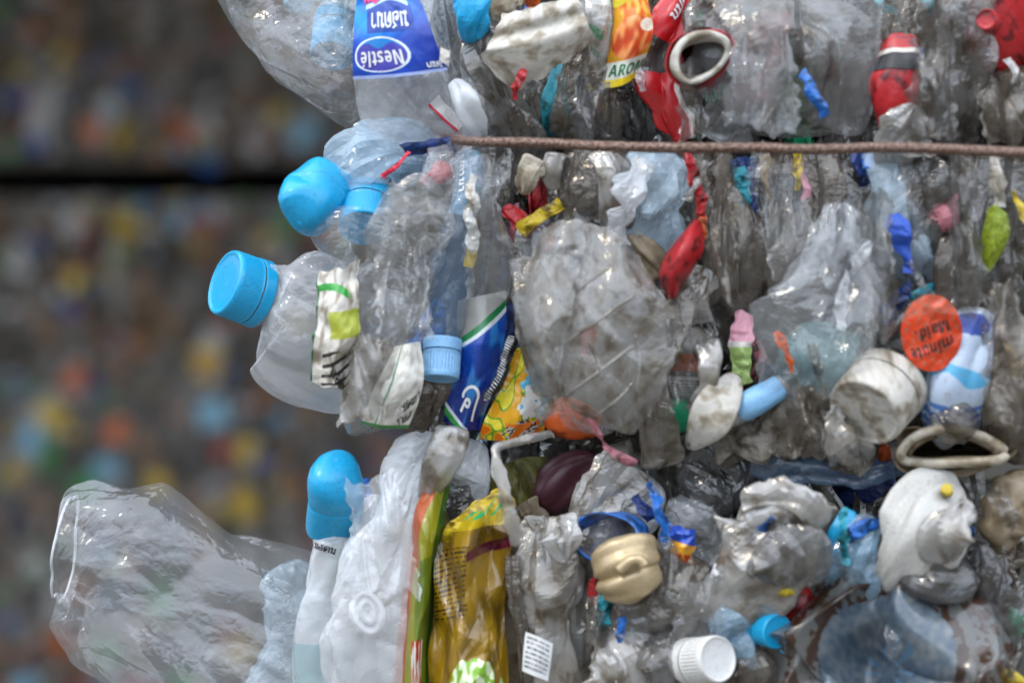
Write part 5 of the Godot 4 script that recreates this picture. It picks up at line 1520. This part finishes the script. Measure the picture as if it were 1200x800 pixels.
func build_bottom_row() -> void:
	var g
	var l
	# big empty bottle lying out to the side
	g = b("large empty clear bottle with cut open end jutting out of the lower bale", "pet_hull", [[76, 650, 68, 16], [96, 654, 82, 16], [148, 680, 104, 16], [226, 722, 118, 12], [308, 766, 126, 4], [400, 815, 122, -10]], {"th": 0.8, "amp": 5, "cell": 30, "crisp": false, "nu": 200, "nv": 200, "seed": 5, "ends": "or", "dent": 0.09, "q": 1.25})
	var ring := []
	for i in 61:
		var q := on(g, i / 60.0, 0.0)
		ring.append(q[0])
	part("torn_rim", rod(ring, 0.0006), M.pet_white, g.t)
	b("bluish clear bottle behind the large empty bottle", "pet_sky", [[330, 660, 22, -30], [350, 710, 44, -30], [340, 780, 52, -30], [320, 840, 40, -30]], {"th": 0.5, "amp": 5, "seed": 110})
	# dome capped bottle
	g = b("milky slim bottle with domed turquoise cap standing beside the empty bottle", "pet_white", [[392, 612, 20, 16], [389, 640, 22, 16], [380, 690, 27, 16], [376, 740, 29, 14], [374, 830, 30, 10]], {"th": 0.7, "amp": 3, "cell": 16, "seed": 111, "dent": 0.12, "ends": "or"})
	cap(g, "cyan", [388, 614, 14], [391, 541, 34], 35, {"dome": true, "amp": 1.5, "f": 2.5, "seed": 12, "squash": 0.95, "shear": 0.0})
	lay_label(g, "pet_teal", 0.0, 0.5, 0.72, 0.98, "label")
	strokes(g, g.t.get_node("body"), thai("mskn"), 0.16, "ink_black", 0.12, 0.29, 0.06, 0.035, 0.1)
	b("blue bottle edge showing behind the domed turquoise cap", "blue", [[424, 560, 9, -4], [426, 590, 14, 0], [420, 630, 12, 0], [412, 690, 9, -6]], {"th": 0.5, "amp": 2, "seed": 112})
	b("pinkish pale film behind the white crumpled bottle", "pet_white", [[450, 580, 18, 2], [440, 620, 22, 6], [432, 660, 18, 4]], {"th": 0.5, "amp": 5, "cell": 9, "seed": 113}, "plastic_film", "film")
	# white crumpled bottle with a round boss
	g = b("whitish crumpled bottle with a round moulded boss", "pet_white", [[512, 512, 16, 16], [486, 548, 34, 22], [462, 610, 36, 26], [440, 680, 44, 28], [432, 750, 46, 28], [434, 840, 44, 20]], {"th": 0.5, "amp": 5, "cell": 17, "seed": 114, "ends": "rr", "q": 1.2})
	var boss := turned(dense([[1.0, 0.0], [0.98, 0.4], [0.8, 0.75], [0.55, 0.6], [0.5, 0.9], [0.35, 1.0], [0.2, 0.9], [0.0, 0.85]], 3), P(432, 722, 42), P(431, 721, 46), mm(24), {"amp": 1.6})
	put("boss", boss, M.pet_white, g.t, g.t.position)
	b("clear rounded bottle top rising beside the bale's hanging edge", "pet_pale", [[530, 500, 14, 24], [524, 524, 18, 28], [508, 556, 20, 28], [496, 590, 14, 22]], {"th": 0.5, "amp": 3, "cell": 14, "seed": 115})
	b("smooth whitish film behind the clear bottle top", "pet_white", [[560, 516, 24, 4], [548, 550, 26, 6], [530, 590, 22, 4], [518, 630, 12, 0]], {"th": 0.5, "amp": 5, "cell": 14, "seed": 116}, "plastic_film", "film")
	b("white frosted bottle under the hanging edge behind the crumpled bottle", "pet_white", [[470, 520, 26, -12], [490, 560, 34, -12], [500, 620, 30, -14]], {"th": 0.5, "amp": 4, "cell": 14, "seed": 117})
	# printed bags
	g = b("orange and lime printed bag in upright folds", "olive", [[516, 560, 10, 8], [504, 620, 20, 12], [492, 700, 22, 14], [490, 820, 22, 10]], {"th": 0.5, "amp": 4, "seed": 118, "stretch": 2}, "printed_bag", "bag")
	s_label(g, "print_green_bag", [[[508, 556, 26], [516, 552, 30], [530, 540, 24]], [[480, 620, 26], [500, 618, 33], [520, 612, 26]], [[468, 700, 27], [490, 700, 35], [510, 690, 27]], [[464, 820, 24], [488, 820, 32], [506, 820, 24]]], {"amp": 4, "cell": 10, "stretch": Vector2(1.6, 0.35), "seed": 22})
	b("dark grey crushed bottle between the printed bags", "pet_ash", [[544, 560, 22, 6], [536, 610, 26, 10], [528, 670, 18, 8], [520, 740, 14, 2]], {"th": 0.5, "amp": 5, "cell": 12, "seed": 119})
	g = b("crumpled golden yellow foil bag with dark printed lines", "tan", [[584, 580, 16, 6], [568, 640, 34, 14], [556, 720, 46, 18], [552, 840, 48, 14]], {"th": 0.4, "amp": 6, "seed": 120}, "foil_bag", "bag")
	s_label(g, "print_gold_bag", [[[562, 590, 26], [578, 582, 32], [592, 578, 24]], [[520, 634, 26], [556, 626, 42], [592, 620, 28]], [[508, 700, 30], [550, 690, 48], [594, 690, 30]], [[500, 760, 30], [548, 760, 48], [600, 770, 28]], [[496, 830, 28], [548, 834, 46], [606, 834, 26]]], {"amp": 8, "cell": 10, "stretch": Vector2(1.2, 0.4), "seed": 23, "nu": 110, "nv": 130})
	b("yellow bag shoulder folded over the foil bag", "yellow", [[590, 572, 8, 22], [566, 598, 17, 28], [536, 622, 17, 26], [516, 650, 8, 18]], {"th": 0.4, "amp": 4, "cell": 9, "seed": 121}, "printed_bag", "bag")
	b("olive green film in the shade under the hanging edge", "olive", [[600, 540, 26, -14], [610, 570, 34, -12], [620, 610, 26, -14]], {"th": 0.5, "amp": 6, "cell": 12, "seed": 122}, "plastic_film", "film")
	b("maroon rounded bottle lying in the gap between the bales", "maroon", [[700, 538, 16, -16], [672, 556, 25, -12], [650, 580, 26, -12], [634, 602, 14, -18]], {"th": 0.8, "amp": 1.5, "cell": 20, "seed": 123})
	b("brown yellow film scrap behind the plastic strap", "tan", [[610, 590, 14, -4], [622, 612, 18, -4], [612, 640, 12, -8]], {"th": 0.5, "amp": 4, "cell": 9, "seed": 124}, "plastic_film", "film")
	strip("translucent plastic strap hanging over the foil bag", "pet_milky", [[650, 508, 5, 26], [620, 514, 6, 34], [592, 522, 6, 38], [580, 532, 6.5, 42], [590, 570, 7, 46], [598, 604, 7, 46], [607, 638, 7, 42]], "plastic_strap", "strap", {"amp": 0.4, "q": 1.3})
	# beige bottle with sticker
	g = b("beige grey crushed bottle with a small white printed sticker", "pet_milky", [[640, 606, 22, 20], [640, 640, 34, 26], [646, 690, 36, 28], [646, 740, 36, 28], [650, 830, 36, 22]], {"th": 0.55, "amp": 5, "cell": 16, "seed": 125})
	l = s_label(g, "print_care", [[[616, 740, 49], [632, 746, 52], [648, 754, 49]], [[613, 764, 49], [630, 770, 52], [645, 778, 49]], [[612, 786, 48], [626, 792, 51], [642, 798, 48]]], {"amp": 0.5})
	b("second folded peak of the beige bottle's neighbour beside the strap", "pet_pale", [[652, 606, 10, 34], [660, 630, 14, 38], [662, 660, 10, 36]], {"th": 0.5, "amp": 4, "cell": 8, "seed": 126})
	b("thin dark edged film standing beside the foil bag", "pet_dirty", [[604, 650, 6, 34], [606, 700, 8, 36], [612, 760, 8, 34], [616, 830, 7, 28]], {"th": 0.5, "amp": 3, "cell": 8, "seed": 127, "stretch": 3}, "plastic_film", "film")
	b("long whitish folded film leaning over the gap", "pet_pale", [[742, 546, 12, 8], [716, 580, 24, 14], [690, 640, 24, 16], [680, 720, 22, 14], [682, 820, 20, 8]], {"th": 0.4, "amp": 5, "pleat": 4, "cell": 12, "stretch": 2.5, "seed": 128}, "plastic_film", "film")
	g = b("ribbed white film bag leaning beside the long folded film", "pet_frost", [[760, 556, 26, 2], [730, 600, 40, 6], [712, 660, 38, 6], [706, 740, 32, 0]], {"th": 0.5, "amp": 4, "pleat": 3, "seed": 129}, "plastic_film", "film")
	# gold crushed cap and blue ring
	g = b("crushed gold bottle cap pinched shut like a clam", "gold", [[704, 670, 16, 38], [722, 658, 25, 46], [744, 650, 25, 46], [768, 648, 16, 38]], {"th": 0.85, "amp": 2.2, "cell": 16, "seed": 130, "dent": 0.2}, "crushed_closure", "cap")
	var jaw := tube_grid([[706, 692, 12, 40], [724, 690, 17, 48], [746, 680, 17, 48], [770, 666, 11, 40]], {"th": 0.9, "amp": 2.0, "cell": 16, "seed": 133, "dent": 0.2})
	put("lower_lip", jaw, M.gold, g.t, g.t.position)
	part("lip", rod(crease_points([[724, 670], [738, 658], [750, 656], [756, 664]], 56), 0.0022), M.gold, g.t).position = -g.t.position
	var br := turned(dense([[0.9, 0.0], [0.9, 1.0], [1.0, 1.0], [1.02, 0.5], [1.0, 0.0], [0.9, 0.0]], 3), P(722, 636, 18), P(708, 628, 34), mm(38), {"squash": 0.8, "squash_angle": 0.6, "amp": 1.0})
	var bt := thing("blue_ring", "bright blue cap ring around the crushed gold cap", "cap", br.at)
	put("band", br, M.blue, bt, br.at)
	b("small crumpled clear bottle under the gold cap with blue print", "pet", [[700, 720, 12, 26], [720, 730, 26, 32], [748, 736, 30, 32], [772, 726, 22, 24]], {"th": 0.6, "amp": 5, "cell": 9, "seed": 131})
	strip("short deep blue sliver inside the small crumpled bottle", "blue", [[728, 722, 4, 39], [727, 738, 5, 41], [729, 752, 4, 39]], "label_sliver", "label")
	g = s("crumpled sweet wrapper in blue, yellow and red", "print_candy", quad([788, 614, 30], [812, 622, 30], [812, 668, 30], [790, 662, 30], 6), {"amp": 4, "cell": 7, "seed": 24, "jag": 3}, "sweet_wrapper", "wrapper")
	b("clear film crumpled round the sweet wrapper", "pet", [[780, 606, 20, 22], [806, 622, 28, 26], [828, 650, 22, 24], [800, 690, 18, 20]], {"th": 0.5, "amp": 5, "cell": 9, "seed": 132}, "plastic_film", "film")
	b("grimy clear bottle lying slantwise below the sweet wrapper", "pet_dirty", [[812, 650, 20, 26], [790, 690, 34, 32], [766, 730, 36, 32], [744, 770, 24, 24]], {"th": 0.5, "amp": 6, "cell": 12, "seed": 133})
	b("pinkish grey cup wall in folds at the bale's foot", "pet_pale", [[706, 760, 26, 30], [724, 780, 36, 36], [740, 830, 40, 30]], {"th": 0.5, "amp": 4, "pleat": 4, "cell": 14, "seed": 134}, "plastic_cup", "cup")
	b("grey bottle crushed between the cup wall and ribbed cap", "pet_grey", [[762, 752, 22, 30], [786, 780, 32, 36], [780, 830, 34, 28]], {"th": 0.5, "amp": 5, "cell": 12, "seed": 135})
	# beige sack bottle
	g = b("cream crumpled bottle with clear belly in the lower bale", "pet_pale", [[876, 584, 22, 26], [900, 610, 46, 34], [884, 650, 52, 36], [846, 690, 42, 30], [812, 724, 22, 18]], {"th": 0.5, "amp": 6, "cell": 14, "seed": 136})
	b("dirty cream folded top over the crumpled bottle", "pet_pale", [[872, 596, 10, 52], [900, 590, 16, 56], [934, 594, 20, 54], [956, 620, 16, 44]], {"th": 0.4, "amp": 4, "cell": 10, "seed": 137}, "plastic_film", "film")
	b("clear bulging bottle belly with yellow stain under the cream fold", "pet_grey", [[896, 630, 26, 50], [920, 656, 38, 54], [920, 688, 28, 46]], {"th": 0.6, "amp": 5, "cell": 13, "seed": 138})
	strip("mustard coloured scrap below the clear belly", "yellow", [[906, 690, 5, 43], [922, 694, 7, 45], [936, 688, 4, 41]], "label_scrap", "label")
	b("red rounded bottle end between cream bottle and blue bag", "red", [[938, 682, 16, 14], [930, 708, 24, 20], [922, 736, 20, 16], [928, 752, 10, 8]], {"th": 0.7, "amp": 2, "cell": 16, "seed": 139})
	g = b("light blue clear bottle with turquoise cap near the foot", "pet_blue", [[840, 750, 24, 26], [862, 736, 34, 32], [884, 730, 28, 32], [900, 736, 18, 28]], {"th": 0.6, "amp": 5, "cell": 11, "seed": 140})
	cap(g, "cyan", [890, 734, 30], [912, 740, 40], 20, {"knurl": 40})
	b("small turquoise scrap under the red bottle end", "cyan", [[914, 750, 6, 34], [922, 758, 9, 36], [930, 764, 5, 34]], {"th": 0.5, "amp": 1, "seed": 141}, "plastic_scrap", "scrap")
	g = b("crushed clear bottle with ribbed white cap at the foot", "pet_frost", [[800, 774, 14, 34], [790, 776, 20, 36], [770, 780, 22, 34], [746, 786, 16, 28]], {"th": 0.7, "amp": 3, "seed": 142})
	cap(g, "white", [806, 776, 36], [842, 772, 50], 27, {"knurl": 40, "kd": 0.05})
	b("grey matted bottle below the light blue one", "pet_dirty", [[856, 760, 22, 30], [878, 784, 30, 34], [880, 830, 30, 28]], {"th": 0.5, "amp": 5, "cell": 10, "seed": 143})
	# right of the gap
	pass
	b("dark navy film bag in the gap under the white lid", "navy", [[960, 574, 16, -44], [1004, 566, 24, -40], [1050, 562, 20, -44]], {"th": 0.5, "amp": 5, "cell": 12, "seed": 145}, "plastic_bag", "bag")
	b("sheer grey film draped down into the gap below the wavy strip", "pet_ash", [[800, 548, 22, 0], [836, 570, 34, 4], [860, 600, 26, 4]], {"th": 0.35, "amp": 5, "pleat": 4, "cell": 9, "stretch": 2.5, "seed": 146}, "plastic_film", "film")
	b("thin dark film lip along the bale's lower edge", "pet_deep", [[880, 540, 10, 14], [940, 552, 13, 18], [1010, 556, 12, 16], [1070, 546, 8, 12]], {"th": 0.5, "amp": 3, "cell": 9, "seed": 147}, "plastic_film", "film")
	b("cream fold of film curling beside the turquoise shard", "pet_pale", [[960, 590, 8, 14], [972, 602, 12, 16], [966, 622, 9, 12]], {"th": 0.4, "amp": 3, "cell": 6, "seed": 148}, "plastic_film", "film")
	b("turquoise plastic shard standing up beside the blue bag", "cyan", [[994, 596, 8, 26], [986, 622, 13, 30], [970, 650, 9, 28], [962, 682, 4, 22]], {"th": 0.3, "amp": 1.5, "cell": 16, "seed": 149}, "plastic_shard", "shard")
	strip("small orange and white chip beside the blue bag", "orange", [[1002, 614, 6, 13], [1010, 612, 6, 15], [1018, 606, 4, 11]], "plastic_chip", "chip")
	b("clear bottle stuffed with blue film beside the white crumpled bottle", "pet_blue", [[1030, 610, 14, 20], [1008, 640, 30, 28], [996, 676, 30, 28], [984, 712, 18, 18]], {"th": 0.6, "amp": 5, "cell": 12, "seed": 150})
	strip("royal blue film fold on top of the stuffed bottle", "blue", [[984, 638, 6, 33], [1006, 620, 9, 37], [1034, 612, 6, 29]], "plastic_film", "film")
	g = b("white crumpled bottle folded like a shoe with a yellow dot", "milk", [[1128, 572, 14, 24], [1096, 592, 36, 34], [1080, 626, 46, 38], [1062, 664, 36, 34], [1046, 690, 18, 24]], {"th": 0.45, "amp": 4, "cell": 26, "seed": 151})
	var dot := turned(dense([[0.0, 1.0], [0.7, 0.95], [1.0, 0.5], [1.0, -3.0]], 3), P(1110, 574, 42), P(1110, 573, 43.2), mm(7))
	put("yellow_dot", dot, M.yellow, g.t, g.t.position)
	b("white folded flap lying over the shoe shaped bottle", "pet_pale", [[1132, 584, 8, 46], [1122, 600, 16, 54], [1108, 626, 26, 56], [1112, 660, 18, 48]], {"th": 0.3, "amp": 5, "cell": 18, "seed": 152})
	b("grey smoky film under the shoe shaped bottle", "pet_ash", [[1048, 660, 20, 30], [1080, 672, 38, 36], [1116, 676, 34, 34], [1140, 664, 16, 26]], {"th": 0.5, "amp": 5, "cell": 12, "seed": 153}, "plastic_film", "film")
	# stained bottle base facing out
	var prof := [[0.0, 0.52], [0.12, 0.5], [0.18, 0.6], [0.3, 0.66], [0.42, 0.72], [0.52, 0.86], [0.58, 0.98], [0.66, 1.0], [0.74, 0.93], [0.82, 0.9], [0.9, 0.8], [0.97, 0.6], [1.0, 0.3], [1.0, 0.0], [0.98, -0.8], [0.94, -1.6]]
	var sg := turned(dense(prof, 4), P(1044, 800, 10), P(1040, 772, 44), mm(138), {"squash": 0.93, "amp": 7, "f": 2.4, "seed": 6, "nu": 128})
	var st := thing("stained_bottle", "big stained bottle base with brown rings facing out of the bale", "bottle", sg.at)
	var bpos: PackedVector3Array = sg.pos
	var bm := grid_mesh(sg, Vector2.ONE)
	var arr := bm.surface_get_arrays(0)
	var uv: PackedVector2Array = arr[Mesh.ARRAY_TEX_UV]
	var axis := (P(1040, 772, 44) - P(1044, 800, 10)).normalized()
	var sx := axis.cross(Vector3(0, 0, 1)).normalized()
	var sy := axis.cross(sx)
	for i in uv.size():      # the print of dirt follows the base's own disc
		uv[i] = Vector2(bpos[i].dot(sx), bpos[i].dot(sy)) / mm(138) * 0.5 + Vector2(0.5, 0.5)
	arr[Mesh.ARRAY_TEX_UV] = uv
	var bm2 := ArrayMesh.new()
	bm2.add_surface_from_arrays(Mesh.PRIMITIVE_TRIANGLES, arr)
	part("base", bm2, M.print_stain, st)
	b("brown coiled bottle shoulder at the edge beside the dark gap", "tan", [[1214, 560, 20, 10], [1190, 590, 24, 16], [1178, 622, 22, 16], [1186, 640, 12, 8]], {"th": 0.7, "amp": 3, "cell": 12, "ribs": [5, 1.2], "seed": 154})
	b("dark brownish clear bottle under the coiled shoulder", "pet_brown", [[1190, 630, 22, 6], [1170, 670, 34, 10], [1166, 720, 34, 8], [1180, 770, 26, 0]], {"th": 0.5, "amp": 6, "cell": 12, "seed": 155})
	b("mint green scrap of film at the edge above the yellow one", "green", [[1196, 716, 8, 18], [1186, 736, 11, 22], [1180, 756, 6, 18]], {"th": 0.4, "amp": 3, "cell": 6, "seed": 156}, "plastic_film", "film")
	b("yellow chip at the edge beside the stained base", "yellow", [[1170, 786, 8, 30], [1186, 796, 12, 32], [1204, 806, 8, 28]], {"th": 0.4, "amp": 1, "seed": 157}, "plastic_chip", "chip")

func crease_points(pts: Array, d: float) -> Array:
	var r := []
	var c := []
	for p in pts:
		var q := P(p[0], p[1], d)
		c.append(Vector4(q.x, q.y, q.z, 0))
	for i in 24:
		var v := along(c, i / 23.0)
		r.append(Vector3(v.x, v.y, v.z))
	return r
